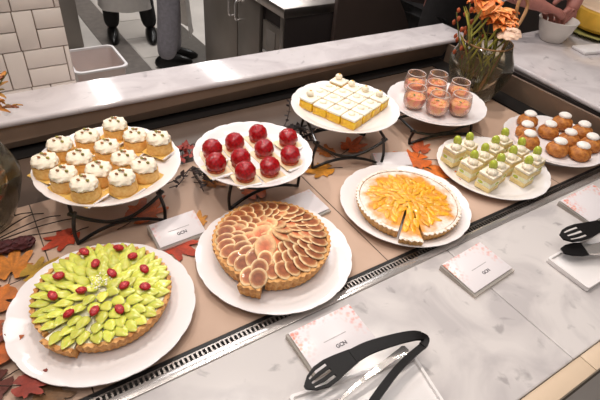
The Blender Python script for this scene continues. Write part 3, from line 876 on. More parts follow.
for x, y, w in cups:
    lab = 'small round glass of pink fruit drink, ' + w
    if proto is None: proto = make_cup(); proto.scale = (1.0, 1.0, 1.28); proto['label'] = lab; o = proto
    else: o = dup(proto, (0, 0, 0), 0, lab)
    o.location = (x, y, pz(x, y, .02, *PLATES[8])); o.rotation_euler = (0, 0, rnd.uniform(0, 6))

# --- grape shortcakes
def make_short():
    T = thing('grape_shortcake', 'x', 'cake', (0, 0, 0), 0, 'grape shortcakes on the flat plate')
    w = .0215
    obj('sponge', bx(-w, w, -w, w, 0, .013, .0012), M_sponge, T)
    cf = obj('cream_filling', bx(-w * .97, w * .97, -w * .97, w * .97, .0132, .0262, .0008), M_custard, T)
    for sx, sy in ((-1, 0), (1, 0), (0, -1), (0, 1)):
        for k in (-1, 1):
            px_ = sx * w * .93 + (k * .009 if sy else 0); py_ = sy * w * .93 + (k * .009 if sx else 0)
            obj('grape_half', blob(.0085 if sy else .0022, .0085 if sx else .0022, 0.0048, 2, at=(px_, py_, .0197)), M_filling if k < 0 else M_grape, cf)
    obj('sponge', bx(-w, w, -w, w, .0265, .0385, .0012), M_sponge, T)
    bm = bmesh.new(); box(bm, -w * 1.01, w * 1.01, -w * 1.01, w * 1.01, .0387, .0465, .003)
    obj('cream_top', bm, M_cream, T)
    def mod(a, i, r, z): return r * (1 + .1 * math.cos(8 * a)), z
    dl = obj('cream_rosette', lathe([(.012, .0465), (.0145, .050), (.0115, .0555), (.006, .059), (0, .061)], 48, mod, mtx=Matrix.Translation((-.004, -.004, 0))), M_cream, T, ang=70)
    gm = Matrix.Translation((.005, .003, .063)) @ Matrix.Rotation(R(70), 4, 'Y')
    obj('grape', blob(.0175, .0110, .0114, 3, mtx=gm), M_grape, T)
    return T
rows = [[(1.000, .699), (1.061, .706), (1.114, .662), (1.170, .677)], [(1.000, .637), (1.055, .648), (1.117, .606), (1.174, .622)], [(1.006, .580), (1.055, .594), (1.114, .553), (1.168, .569)]]
proto = None
for i, row in enumerate(rows):
    for k, (x, y) in enumerate(row):
        lab = 'square cream cake with a green grape, ' + spot(i, 3, k, 4, ('back', 'middle', 'front'))
        if proto is None: proto = make_short(); proto['label'] = lab; o = proto
        else: o = dup(proto, (0, 0, 0), 0, lab)
        o.location = (x, y, pz(x, y, .024, *PLATES[3])); o.rotation_euler = (0, 0, R(8) + rnd.uniform(-.15, .15))

# --- choux buns
def make_choux():
    T = thing('choux_bun', 'x', 'pastry', (0, 0, 0), 0, 'choux buns with white caps')
    bm = blob(.0300, .0300, .0215, 4, .06, 2.4, 5, flat=-.013, at=(0, 0, .0135))
    for v in bm.verts: v.co += Vector((v.co.x, v.co.y, v.co.z - .012)) * (.03 * noise.noise(v.co * 150))
    obj('choux_shell', bm, M_choux, T, ang=80)
    obj('white_cap', blob(.0188, .0175, .0092, 3, .06, 3, 1, flat=-.003, at=(.005, .005, .0365)), M_fondant, T)
    return T
ch = [(1.346, 0.723, 'at the back, nearest the flower vase'),
      (1.292, 0.686, 'on the edge nearest the flower vase, middle'),
      (1.253, 0.646, 'nearest the grape shortcakes'),
      (1.358, 0.656, 'in the middle of the plate, toward the vase'),
      (1.435, 0.665, 'at the back by the dark side panel'),
      (1.374, 0.597, 'in the middle of the plate'),
      (1.442, 0.603, 'at the far side by the dark panel'),
      (1.296, 0.582, 'at the front facing the marble counter'),
      (1.337, 0.538, 'at the front, nearest the tongs tray'),
      (1.404, 0.548, 'at the far front edge, beside the tongs tray')]
proto = None
for x, y, w in ch:
    lab = 'golden choux bun with a white cap, ' + w
    if proto is None: proto = make_choux(); proto['label'] = lab; o = proto
    else: o = dup(proto, (0, 0, 0), 0, lab)
    o.location = (x, y, pz(x, y, .018, *PLATES[4]) + .0005); o.rotation_euler = (0, 0, rnd.uniform(-.5, .5))

# ------------------------------------------------------------------ label cards
def text_mesh(body, size):
    cu = bpy.data.curves.new('txt', 'FONT'); cu.body = body; cu.size = size; cu.extrude = .00012; cu.offset = .00035; cu.align_x = 'CENTER'; cu.align_y = 'CENTER'
    o = bpy.data.objects.new('txt', cu); C.objects.link(o)
    dg = bpy.context.evaluated_depsgraph_get()
    me = bpy.data.meshes.new_from_object(o.evaluated_get(dg))
    bpy.data.objects.remove(o); return me
def card(x, y, z, rz, w, h, label, text=None, tilt=4, tsize=.010):
    T = thing('label_card', label, 'sign', (x, y, z), rz, 'acrylic label cards')
    t = R(tilt); zb = .006 + math.tan(t) * h
    hw, hh = w / 2, h / 2
    # wedge of clear acrylic, higher at the far edge
    ho = obj('acrylic_holder', loft([[(-hw - .004, -hh - .006, 0), (-hw - .004, hh, 0), (-hw - .004, hh, zb), (-hw - .004, -hh - .006, .006)], [(hw, -hh - .006, 0), (hw, hh, 0), (hw, hh, zb), (hw, -hh - .006, .006)]]), M_acryl, T, smooth=False)
    zc = (zb + .006) / 2
    cd = obj('printed_card', bx(-hw * .99, hw * .99, -hh * .99, hh * .99, 0, .0012, .0003), M_print, T, loc=(0, 0, zc + .0012), rot=(t, 0, 0))
    if text:
        me = text_mesh(text, tsize); me.materials.append(M_ink)
        o = bpy.data.objects.new('printed_text', me); C.objects.link(o); o.parent = cd; o.location = (.004, -hh * .45, .00135)
        obj('text_line', bx(-.022, .026, -.0008, .0008, 0, .0002), M_ink_l, cd, smooth=False, loc=(0, -hh * .05, .00125))
    return T
CZ = .0016
card(.254, .786, CZ, R(2), .104, .062, 'label card with blossom print on the paper beside the grape tart', 'GCN', 16, .010)
card(.542, .733, CZ, R(4), .096, .080, 'label card with blossom print lying behind the fig tart')
card(.389, .397, .0006, R(0), .136, .089, 'label card with blossom print under the near black tongs', 'GCN')
card(.762, .391, .0006, R(4), .130, .088, 'label card with blossom print on marble before the golden tart', 'GCN')
card(1.206, .403, .0006, R(1), .150, .090, 'label card with blossom print on marble before the choux buns')
card(.865, .786, CZ, R(-22), .100, .050, 'label card half hidden behind the golden tart', None, 12)

# ------------------------------------------------------------------ trays and tongs
def tray(x, y, rz, w, h, label):
    T = thing('serving_tray', label, 'tray', (x, y, .0006), rz, 'white rectangular tong trays')
    hw, hh = w / 2, h / 2
    obj('tray_base', bx(-hw, hw, -hh, hh, 0, .006, .002), M_melamine, T)
    obj('tray_rim', loft([rrect(hw, hh, .006, .005), rrect(hw, hh, .006, .0115), rrect(hw - .005, hh - .005, .004, .0115), rrect(hw - .006, hh - .006, .004, .0062)], cap=False), M_melamine, T)
    return T
tray(.366, .262, R(-11), .235, .115, 'white tray under the black tongs on the near counter')
tray(1.022, .282, R(0), .2, .100, 'white tray under the tongs at the far end of the counter')

def slotted_head(bm, pts, widths, zs, slots=True):
    """curved nylon blade: centre line pts, half widths; slots cut as real gaps between ribs"""
    L = []
    for i, (x, y) in enumerate(pts):
        t = Vector((pts[min(i + 1, len(pts) - 1)][0] - pts[max(i - 1, 0)][0], pts[min(i + 1, len(pts) - 1)][1] - pts[max(i - 1, 0)][1], 0)).normalized()
        n = Vector((-t.y, t.x, 0))
        L.append((Vector((x, y, zs[i])), n, widths[i]))
    cols = [-1, -.72, -.44, -.16, .16, .44, .72, 1]
    G = [[[bm.verts.new(p + n * (w * c) + Vector((0, 0, dz))) for c in cols] for p, n, w in L] for dz in (0, .0035)]
    nr, nc = len(L), len(cols)
    def solid(i, j):
        if not slots: return True
        return not (j in (1, 3, 5) and 1 <= i <= 2)
    for i in range(nr - 1):
        for j in range(nc - 1):
            if not solid(i, j): continue
            for s, g_ in enumerate(G):
                bm.faces.new((g_[i][j], g_[i][j + 1], g_[i + 1][j + 1], g_[i + 1][j]))
            for (a, b, ii, jj) in (((i, j), (i, j + 1), i - 1, j), ((i + 1, j), (i + 1, j + 1), i + 1, j), ((i, j), (i + 1, j), i, j - 1), ((i, j + 1), (i + 1, j + 1), i, j + 1)):
                if not (0 <= ii < nr - 1 and 0 <= jj < nc - 1) or not solid(ii, jj):
                    bm.faces.new((G[0][a[0]][a[1]], G[0][b[0]][b[1]], G[1][b[0]][b[1]], G[1][a[0]][a[1]]))
    return bm
def strap(bm, pts, hw, th):
    """flat strap along 3-D points, standing on its edge or lying by width vector hw"""
    rings = []
    P = [Vector(p) for p in pts]
    for i, p in enumerate(P):
        t = (P[min(i + 1, len(P) - 1)] - P[max(i - 1, 0)]).normalized()
        s = t.cross(Vector((0, 0, 1))).normalized()
        w = hw(i / (len(P) - 1)); 
        rings.append([p + s * w + Vector((0, 0, -th)), p + s * w + Vector((0, 0, th)), p - s * w + Vector((0, 0, th)), p - s * w + Vector((0, 0, -th))])
    return loft(rings, bm)
T = thing('serving_tongs', 'black slotted tongs with bent handle lying over the near white tray', 'tongs', (0, 0, 0))
z0 = .040
obj('slotted_blade', slotted_head(bmesh.new(), [(.283, .330), (.296, .330), (.314, .3305), (.334, .332), (.354, .3325), (.380, .332)], [.003, .014, .021, .021, .018, .0135], [.030, .032, .0345, .037, .039, .042]), M_nylon, T, ang=30)
obj('upper_arm', strap(bmesh.new(), curve_pts([(.377, .332, .0437), (.410, .330, .047), (.455, .320, .050), (.490, .310, .050), (.505, .3025, .048)], 6), lambda t: .0125 - .0045 * t, .0025), M_nylon, T)
obj('bend', strap(bmesh.new(), curve_pts([(.5035, .3035, .048), (.5085, .297, .045), (.504, .292, .042), (.497, .2905, .040)], 4), lambda t: .0065, .0035), M_nylon, T)
obj('lower_arm', strap(bmesh.new(), curve_pts([(.500, .2905, .0395), (.462, .286, .036), (.420, .276, .035), (.358, .255, .030), (.31, .232, .026)], 6), lambda t: .0055 + .0018 * t, .0025), M_nylon, T)
T = thing('cake_server', 'steel cake server with curved handle lying between the tong arms', 'server', (0, 0, 0))
obj('handle', strap(bmesh.new(), curve_pts([(.474, .3030, .034), (.462, .3020, .034), (.440, .301, .032), (.410, .299, .028), (.375, .296, .028), (.345, .293, .023), (.322, .288, .018)], 6), lambda t: .0065 * (1 - t) ** 1.3 * min(1, .4 + t * 8) + .0022, .0014), M_steel_b, T)
obj('blade', slotted_head(bmesh.new(), [(.326, .288), (.310, .285), (.285, .280), (.25, .274), (.225, .269)], [.004, .016, .022, .018, .003], [.0145, .0128, .0128, .0128, .0128], False), M_steel_d, T)

T = thing('serving_tongs', 'black and steel tongs with slotted head on the far white tray', 'tongs', (0, 0, 0))
obj('slotted_blade', slotted_head(bmesh.new(), [(.972, .345), (.984, .340), (1.002, .335), (1.024, .331), (1.045, .327), (1.085, .320)], [.008, .019, .023, .023, .020, .014], [.040, .042, .045, .047, .048, .050]), M_nylon, T, ang=30)
obj('upper_arm', strap(bmesh.new(), curve_pts([(1.08, .321, .052), (1.14, .305, .054), (1.20, .285, .052)], 6), lambda t: .012 - .003 * t, .0025), M_nylon, T)
obj('lower_blade', slotted_head(bmesh.new(), [(.952, .322), (.966, .316), (.986, .308), (1.006, .299)], [.008, .016, .020, .018], [.026, .0265, .027, .028], False), M_nylon, T, ang=30)
obj('steel_arm', strap(bmesh.new(), curve_pts([(1.000, .2995, .031), (1.03, .284, .033), (1.09, .272, .040), (1.16, .272, .046), (1.20, .279, .048)], 6), lambda t: .0165 - .008 * t, .0016), M_steel_b, T)
obj('bend', strap(bmesh.new(), curve_pts([(1.195, .286, .0525), (1.212, .283, .051), (1.198, .279, .0485)], 5), lambda t: .006, .002), M_nylon, T)

# ------------------------------------------------------------------ autumn leaves
def leaf_bm(size, seed):
    r_ = random.Random(seed)
    lob = [(0, 1.0), (.62, .82), (-.62, .82), (1.35, .55), (-1.35, .55)]
    poly = []
    n = 60
    for k in range(n):
        a = -PI + TAU * (k + .5) / n
        rr = .40
        for la, ll in lob:
            d = abs((a - la + PI) % TAU - PI)
            rr = max(rr, ll * max(0, 1 - (d / .47)) ** .7 * (1 + .05 * math.cos(26 * a)))
        if abs(abs(a) - PI) < .25: rr = .12
        rr *= 1 + r_.uniform(-.04, .04)
        poly.append((rr * math.cos(a), rr * math.sin(a)))
    bm = bmesh.new()
    c = bm.verts.new((0, 0, .0)); ring = []; mid = []
    cur = r_.uniform(.03, .10)
    def hz(x, y): return cur * (x * x + y * y) * size + .06 * size * noise.noise(Vector((x * 2, y * 2, seed)))
    for x, y in poly:
        mid.append(bm.verts.new((x * size * .5, y * size * .5, hz(x * .5, y * .5)))); ring.append(bm.verts.new((x * size, y * size, hz(x, y))))
    for k in range(n):
        k2 = (k + 1) % n
        bm.faces.new((c, mid[k], mid[k2])); bm.faces.new((mid[k], ring[k], ring[k2], mid[k2]))
    return bm
def leaf(x, y, z, rz, size, col, label, tx=0, ty=0, seed=None):
    seed = seed if seed is not None else rnd.randint(0, 999)
    T = thing('maple_leaf', label, 'leaf', (x, y, z), rz, 'fallen autumn leaves')
    T.rotation_euler = (tx, ty, rz)
    size *= 1.22
    bm = leaf_bm(size, seed)
    zmin = min(v.co.z for v in bm.verts)
    for v in bm.verts: v.co.z -= zmin
    o = obj('blade', bm, M_leaf, T)
    a, b = lin(col), lin(tuple(int(c * .72) for c in col))
    paint(o, lambda co: mixc(b, a, .5 + .9 * noise.noise(co * 60 + Vector((seed, 0, 0)))))
    o2 = obj('leaf_stalk', tube([(-.1 * size, 0, .001), (-.5 * size, .03 * size, .002), (-.75 * size, .1 * size, .001)], .0009, 5), M_twig, T)
    return T
OR, OY, RD, BR = (222, 104, 30), (214, 140, 36), (200, 66, 30), (128, 66, 34)
LZ = .0022
leaf(.050, .884, LZ, R(200), .050, RD, 'red-orange leaf under the left end of the cream tartlet stand')
leaf(.205, .882, LZ, R(30), .070, OR, 'large orange leaf under the cream tartlet stand')
leaf(.232, .760, LZ, R(-60), .060, RD, 'red-orange leaf beneath the card beside the grape tart')
leaf(.306, .800, LZ, R(60), .034, OY, 'small yellow-orange leaf between the card and the fig tart plate')
leaf(.395, .925, LZ, R(-15), .045, (218, 130, 40), 'orange-yellow leaf by the dried sprig under the red pastries')
leaf(.470, .835, LZ, R(80), .055, OR, 'orange leaf beneath the wire stand of the red pastries')
leaf(.680, .842, LZ, R(170), .055, OY, 'yellow-brown leaf under the lemon square stand, front corner')
leaf(.805, .895, LZ, R(25), .058, OR, 'orange leaf under the middle of the lemon square stand')
leaf(.735, .905, LZ, R(100), .046, (196, 112, 44), 'brown-orange leaf under the lemon square plate near the dark sprig')
leaf(.862, .818, LZ, R(-30), .038, OY, 'small yellow leaf beside the right foot of the lemon stand')
leaf(.938, .762, LZ, R(160), .080, (230, 108, 24), 'big bright orange leaf between the golden tart and grape shortcakes', seed=11)
leaf(.945, .700, LZ, R(-70), .062, (232, 122, 26), 'bright orange leaf touching the shortcake plate', seed=15)
leaf(.985, .800, LZ, R(45), .050, (190, 82, 36), 'darker orange leaf in front of the drink glass stand')
leaf(-.062, .835, .004, R(75), .060, (204, 122, 38), 'golden brown leaf at the table edge beside the grape tart plate')
leaf(-.030, .802, .008, R(20), .048, (190, 146, 44), 'yellow-green leaf tip against the grape tart plate')
leaf(-.090, .760, .010, R(140), .060, (200, 110, 36), 'orange-brown leaf lower down beside the grape tart plate')
leaf(-.125, .700, .004, R(100), .055, (150, 72, 36), 'dark brown leaf next to the grape tart plate, middle of pile')
leaf(-.112, .640, .012, R(60), .050, (206, 104, 40), 'orange leaf in the lower part of the leaf pile')
leaf(-.125, .590, .004, R(200), .055, (110, 48, 34), 'dark red-brown leaf at the bottom of the leaf pile')
leaf(-.085, .560, .014, R(-20), .040, (150, 52, 36), 'small crimson leaf lying on top of the bottom leaves')
leaf(-.150, .655, .016, R(10), .050, (132, 54, 36), 'dark red leaf at the outer side of the leaf pile')
leaf(-.135, .800, .004, R(-40), .055, (120, 60, 38), 'brown leaf under the golden leaves at the edge of the pile')
leaf(-.040, .565, .006, R(150), .036, (170, 104, 52), 'small tan leaf tucked under the grape tart plate')
leaf(-.060, .530, .004, R(-60), .045, (140, 100, 64), 'tan dry leaf at the near end of the leaf pile')

# ------------------------------------------------------------------ dried sprigs on the table
def sprig(name, label, x, y, rz, length, nleaf, mleaf, seed, spread=.5, rise=.02, z=.002, lsize=.014):
    r_ = random.Random(seed)
    T = thing(name, label, 'sprig', (x, y, z), rz, 'dried sprigs on the table')
    bm = bmesh.new(); lb = bmesh.new()
    for k in range(9):
        a = r_.uniform(-spread, spread); L = length * r_.uniform(.6, 1)
        c = [(0, 0, .003), (L * .35 * math.cos(a), L * .35 * math.sin(a), .006 + rise * .5 * r_.random()), (L * .7 * math.cos(a * 1.3), L * .7 * math.sin(a * 1.3), .004 + rise * r_.random()), (L * math.cos(a * 1.5), L * math.sin(a * 1.5), .004 + rise * r_.random())]
        pts = curve_pts(c, 5); tube(pts, .0012, 5, bm)
        for q in range(nleaf):
            p = pts[int(len(pts) * (.25 + .72 * r_.random()) - .01)]
            m = Matrix.Translation(p + Vector((0, 0, .002))) @ Matrix.Rotation(r_.uniform(0, TAU), 4, 'Z') @ Matrix.Rotation(r_.uniform(-.6, .2), 4, 'Y')
            s = lsize * r_.uniform(.6, 1.2)
            g_ = bmesh.ops.create_grid(lb, x_segments=2, y_segments=2, size=.5)
            for v in g_['verts']:
                u, w = v.co.x + .5, v.co.y
                v.co = m @ Vector((u * s, w * s * .7 * math.sin(PI * (.15 + .8 * u)) , .25 * s * w * w))
    obj('twigs', bm, M_twig, T)
    obj('leaves', lb, mleaf, T, smooth=False)
    for o in T.children:
        zmin = min(v.co.z for v in o.data.vertices)
        if zmin < .0006:
            for v in o.data.vertices: v.co.z += .0006 - zmin
    return T
sprig('dried_sprig', 'dark dried sprig between the cream tartlets and the red pastries', .375, 1.0, R(-110), .12, 6, M_darkleaf, 5, .55)
sprig('red_leaf_sprig', 'red-leaved sprig standing behind the gap between two raised plates', .40, 1.10, R(-105), .085, 4, mat('red_dried_leaf', (150, 52, 40), .6, 0, .3, 60, rand=.2), 8, .5, .03, .002, .018)
sprig('dried_sprig', 'bushy black-brown dried sprig under the lemon square plate', .650, 1.045, R(-14), .14, 10, mat('black_dried_leaf', (44, 30, 28), .7, 0, .3, 60), 12, .7, .05, .002, .016)
T = thing('dried_sprig', 'dark flower sprig with long twigs at the foot of the dark vase', 'sprig', (-.075, .925, .002), 0, 'dried sprigs on the table')
bm = bmesh.new()
for a, L in ((.35, .13), (.05, .15), (-.3, .12), (.8, .11), (1.2, .10), (-.75, .07)):
    tube(curve_pts([(-.03, 0, .004), (L * .4 * math.cos(a), L * .4 * math.sin(a), .012), (L * .8 * math.cos(a * .8), L * .8 * math.sin(a * .8), .010), (L * math.cos(a * .6), L * math.sin(a * .6), .006)], 5), .0014, 5, bm)
obj('twigs', bm, M_twig, T)
for k, (px_, py_) in enumerate(((.01, -.03), (.045, -.035), (-.03, -.035))):
    obj('flower_head', blob(.022, .016, .011, 3, .45, 6, k + 3, at=(px_, py_, .013)), mat('maroon_head_%d' % k, (78, 30, 32), .7, 0, .4, 120), T)

# ------------------------------------------------------------------ vases and flowers
def vase(x, y, label, H=.198, s=1.0):
    T = thing('glass_vase', label, 'vase', (x, y, .0015), 0)
    def mod(a, i, r, z):
        tw = a * 6 + z * 9
        e = 1 if 0 < i < 9 else .3
        return r * (1 + .018 * e * math.cos(tw)), z
    op = [(0, .001), (.050, .001), (.062, .012), (.082, .055), (.098, .10), (.101, .128), (.094, .150), (.083, .176), (.077, H), (.0755, H), (.0805, .176), (.091, .150), (.098, .128), (.095, .10), (.079, .056), (.0585, .016), (0, .012)]
    op = [(r * s, z) for r, z in op]
    obj('glass_body', lathe(op, 72, mod), M_smoke, T, ang=80)
    obj('rim', lathe([(.0752 * s, H - .001), (.0765 * s, H + .0015), (.0782 * s, H), (.077 * s, H - .003)], 60, closed=True), M_wicker, T)
    return T
VX, VY = 1.385, .972
vase(VX, VY, 'smoked glass vase of orange flowers in the corner of the display', .198, 1.03)
LVX, LVY = -.085, 1.005
vase(LVX, LVY, 'smoked glass vase with bare branches beside the cream tartlets', .19, .92)

def flower(label, base_, top, kind, size, rz=0, group='flowers in the corner vase', name=None):
    T = thing(name or 'orange_flower', label, 'flower', tuple(base_), 0, group)
    b0 = Vector((0, 0, 0)); t = Vector(top) - Vector(base_)
    obj('stem', tube(curve_pts([b0, t * .5 + Vector((.006, -.004, 0)), t], 8), .0022, 6), M_stem, T)
    if kind in ('lily', 'open'):
        n = 6 if kind == 'lily' else 11
        for k in range(n):
            bm = bmesh.new(); gr = bmesh.ops.create_grid(bm, x_segments=8, y_segments=5, size=.5)
            for v in gr['verts']:
                u, w = v.co.x + .5, v.co.y * 2
                wd = (.42 if kind == 'lily' else .62) * math.sin(PI * (.12 + .84 * u)) * size
                up = (.75 if kind == 'lily' else .42)
                v.co = Vector((size * u * (1 - .22 * u * (kind == 'lily')), w * wd * .5, size * (up * u - .55 * u * u * (kind != 'lily')) + .10 * size * w * w))
            m = Matrix.Translation(t) @ Matrix.Rotation(rz + TAU * k / n, 4, 'Z') @ Matrix.Rotation(rnd.uniform(-.25, .12), 4, 'Y')
            bmesh.ops.transform(bm, matrix=m, verts=bm.verts)
            o = obj('petal', bm, M_orange, T)
            tv = t.copy(); ca, cb = lin((252, 196, 124)), lin((232, 130, 54))
            paint(o, lambda co: mixc(ca, cb, (co - tv).length / size))
        obj('flower_centre', blob(size * .16, size * .16, size * .14, 2, .3, 5, 1, at=t + Vector((0, 0, size * .12))), M_rust, T)
    elif kind == 'ball':
        for q in range(14):
            a = q * 2.4; e = .2 + .8 * ((q * .618) % 1)
            bm = blob(size * .42, size * .34, size * .12, 2, .3, 3, q, mtx=Matrix.Translation(t + Vector((math.cos(a) * size * .42 * e, math.sin(a) * size * .42 * e, size * .35 * (1 - e)))) @ Matrix.Rotation(a, 4, 'Z') @ Matrix.Rotation(R(50) * e, 4, 'Y'))
            obj('petal', bm, M_palepink, T)
    elif kind == 'sprig':
        for q in range(9):
            a = q * 2.4; f = .45 + .55 * q / 8
            p = t * f + Vector((math.cos(a), math.sin(a), .4)) * size * .5
            obj('bud', blob(size * .26, size * .2, size * .34, 2, .25, 3, q, at=p), M_rust if rz else M_spriggreen, T)
    elif kind == 'grass':
        for q in range(8):
            a = q * 2.4; f = .5 + .5 * q / 7; p = t * f
            tip = p + Vector((math.cos(a) * .6, math.sin(a) * .6, 1.0)) * size
            obj('leaf_blade', tube(curve_pts([p, (p + tip) / 2 + Vector((.004, 0, 0)), tip], 5), .0034, 5, taper=lambda s_: math.sin(PI * (.1 + .85 * s_)) + .05), M_spriggreen, T)
    return T
VB = Vector((VX, VY, .016))
def vb(dx, dy): return (VX + dx, VY + dy, .016)
flower('large orange bloom high in the corner vase', vb(.005, 0), (VX - .015, VY + .01, .285), 'open', .062)
flower('orange bloom in the corner vase leaning toward the side counter', vb(.025, .01), (VX + .05, VY + .02, .275), 'open', .056, .3)
flower('orange bloom low over the rim of the corner vase', vb(.015, -.02), (VX + .030, VY - .005, .262), 'open', .054, .6)
flower('orange bloom at the back of the corner vase', vb(-.005, .03), (VX + .005, VY + .06, .305), 'open', .056, .9)
flower('tall pale orange lily in the corner vase', vb(-.02, .01), (VX - .055, VY + .01, .275), 'lily', .066, .2)
flower('pale pink carnation drooping over the vase rim', vb(.03, -.01), (VX - .008, VY - .075, .244), 'ball', .060, name='carnation')
flower('yellow-green grassy sprig in the corner vase', vb(-.035, 0), (VX - .095, VY + .01, .250), 'grass', .070, name='green_sprig')
flower('small green sprig standing low in the corner vase', vb(-.02, -.03), (VX - .045, VY - .03, .215), 'grass', .050, name='green_sprig')
flower('olive sprig at the middle of the vase rim', vb(0, -.035), (VX - .01, VY - .04, .215), 'grass', .048, name='green_sprig')
flower('olive sprig at the back of the corner vase', vb(-.01, .045), (VX - .03, VY + .06, .24), 'grass', .06, name='green_sprig')
flower('pale peach bloom between the orange blooms of the corner vase', vb(.0, -.01), (VX - .01, VY - .03, .262), 'open', .046, 1.2)
flower('rust-red budded sprig leaning over the back ledge', vb(-.04, .02), (VX - .120, VY + .055, .285), 'sprig', .025, 1, name='budded_sprig')
flower('rust-orange budded sprig at the top of the corner vase', vb(.0, .04), (VX + .045, VY + .07, .31), 'sprig', .025, 1, name='budded_sprig')
flower('short rust budded sprig behind the pale orange lily', vb(-.03, .035), (VX - .075, VY + .05, .31), 'sprig', .025, 1, name='budded_sprig')
T = thing('bent_cane', 'tan looped cane beside the carnation in the corner vase', 'cane', vb(-.01, -.02), 0, 'flowers in the corner vase')
obj('cane', tube(curve_pts([(0, 0, 0), (.035, -.015, .12), (.055, -.02, .20), (.10, -.01, .245), (.125, .0, .285), (.115, .01, .31), (.092, .012, .305), (.085, .005, .27), (.098, .0, .235)], 8), .0055, 8), M_wicker, T)
for k, (dx, dy, lx, ly) in enumerate(((-.03, .02, .05, -.02), (.02, .03, -.04, .01), (.03, -.02, -.03, .04))):
    T = thing('cut_stem', ['green stem crossing toward the front inside the corner vase', 'green stem crossing to the back inside the corner vase', 'short green stem at the side of the corner vase'][k], 'stem', vb(dx, dy), 0, 'flowers in the corner vase')
    obj('stem', tube(curve_pts([(0, 0, .0), (lx * .6, ly * .6, .09), (lx * 1.2, ly * 1.2, .19)], 8), .0028, 6), M_stem, T)

# branches in the other vase
def branch(label, pts, leaves, seed):
    r_ = random.Random(seed)
    b0 = Vector((LVX, LVY, .016)) + Vector(pts[0])
    T = thing('leafy_branch', label, 'branch', tuple(b0), 0, 'branches in the vase beside the cream tartlets')
    P = [Vector(p) - Vector(pts[0]) for p in pts]
    cp = curve_pts(P, 8)
    obj('stem', tube(cp, .0026, 6, taper=lambda s_: 1 - .6 * s_), M_stem, T)
    for k in range(leaves):
        p = cp[int(len(cp) * (.55 + .44 * k / max(1, leaves - 1))) - 1]
        bm = bmesh.new(); gr = bmesh.ops.create_grid(bm, x_segments=6, y_segments=4, size=.5)
        L = r_.uniform(.018, .032)
        for v in gr['verts']:
            u, w = v.co.x + .5, v.co.y * 2
            v.co = Vector((u * L, w * L * .2 * math.sin(PI * (.1 + .85 * u)), .1 * L * w * w - .2 * L * u * u))
        bmesh.ops.transform(bm, matrix=Matrix.Translation(p) @ Matrix.Rotation(r_.uniform(0, TAU), 4, 'Z') @ Matrix.Rotation(r_.uniform(-.7, .3), 4, 'Y'), verts=bm.verts)
        o = obj('leaf', bm, M_leaf, T)
        ca = lin(r_.choice([(196, 128, 50), (150, 84, 48), (140, 116, 60), (206, 150, 76)]))
        paint(o, lambda co: ca)
    return T
branch('branch with orange-brown leaves rising over the back ledge', [(.01, .01, 0), (.03, .02, .12), (.07, .05, .22), (.125, .078, .272)], 22, 1)
branch('branch with golden leaves leaning past the tiled wall', [(0, .03, 0), (.01, .04, .12), (.04, .07, .20), (.085, .085, .250)], 20, 2)
branch('drooping branch with brown leaves low over the back ledge', [(-.02, .0, 0), (.0, .01, .14), (.05, .05, .2), (.125, .07, .205)], 18, 3)
branch('thin bare stem standing upright in the vase by the tartlets', [(.035, -.02, 0), (.045, -.03, .07), (.05, -.03, .15), (.05, -.02, .2)], 2, 4)
branch('thin bare stem slanting across the vase by the tartlets', [(-.02, -.03, 0), (.03, -.04, .08), (.055, -.03, .15)], 2, 5)

# ------------------------------------------------------------------ side counter: bowl, cake, napkin
T = thing('white_bowl', 'white mixing bowl under the hands on the side counter', 'bowl', (1.925, 1.072, .0905))
obj('bowl', lathe([(0, .0), (.044, .0), (.049, .004), (.067, .045), (.078, .082), (.081, .086), (.078, .088), (.074, .082), (.062, .045), (.044, .009), (0, .007)], 56), M_ceramic, T)
T.scale = (.93, .93, .96)
T = thing('large_cake', 'large round yellow cake with pale top on the side counter', 'cake', (2.235, 1.04, .0905))
obj('cake_side', lathe([(0, .022), (.128, .022), (.142, .035), (.145, .07), (.138, .094), (.12, .102), (0, .102)], 64), M_cheese, T)
obj('cake_top', lathe([(.128, .1005), (.122, .1045), (.11, .106), (0, .107), ], 64), M_cheese_t, T)
dsh = tag(obj('cake_dish', lathe([(0, .0), (.10, .0), (.17, .012), (.18, .018), (.176, .0195), (.10, .006), (0, .006)], 64), M_greenrim, loc=(2.235, 1.04, .0905)), 'green-edged dish under the large yellow cake', 'dish')
T = tag(obj('paper_napkin', bx(-.10, .10, -.035, .035, 0, .012, .003), M_whitecard, loc=(2.015, .925, .0905), rot=(0, 0, R(-14))), 'folded white napkin on the side counter before the yellow cake', 'napkin')

# ------------------------------------------------------------------ people
def skin(name, V, E, m, parent=None, sub=2, root=0):
    me = bpy.data.meshes.new(name)
    keys = list(V); idx = {k: i for i, k in enumerate(keys)}
    me.from_pydata([V[k][0] for k in keys], [(idx[a], idx[b]) for a, b in E], [])
    o = bpy.data.objects.new(name, me); C.objects.link(o)
    md = o.modifiers.new('skin', 'SKIN'); md.use_smooth_shade = True
    sv = me.skin_vertices[0].data
    for k in keys:
        r = V[k][1]; r = (r, r) if not isinstance(r, tuple) else r
        sv[idx[k]].radius = r; sv[idx[k]].use_root = (k == keys[root])
    s = o.modifiers.new('sub', 'SUBSURF'); s.levels = s.render_levels = sub
    dg = bpy.context.evaluated_depsgraph_get(); dg.update()
    me2 = bpy.data.meshes.new_from_object(o.evaluated_get(dg))
    bpy.data.objects.remove(o)
    o = bpy.data.objects.new(name, me2); C.objects.link(o)
    for p in me2.polygons: p.use_smooth = True
    me2.materials.clear(); me2.materials.append(m)
    if parent: o.parent = parent
    return o

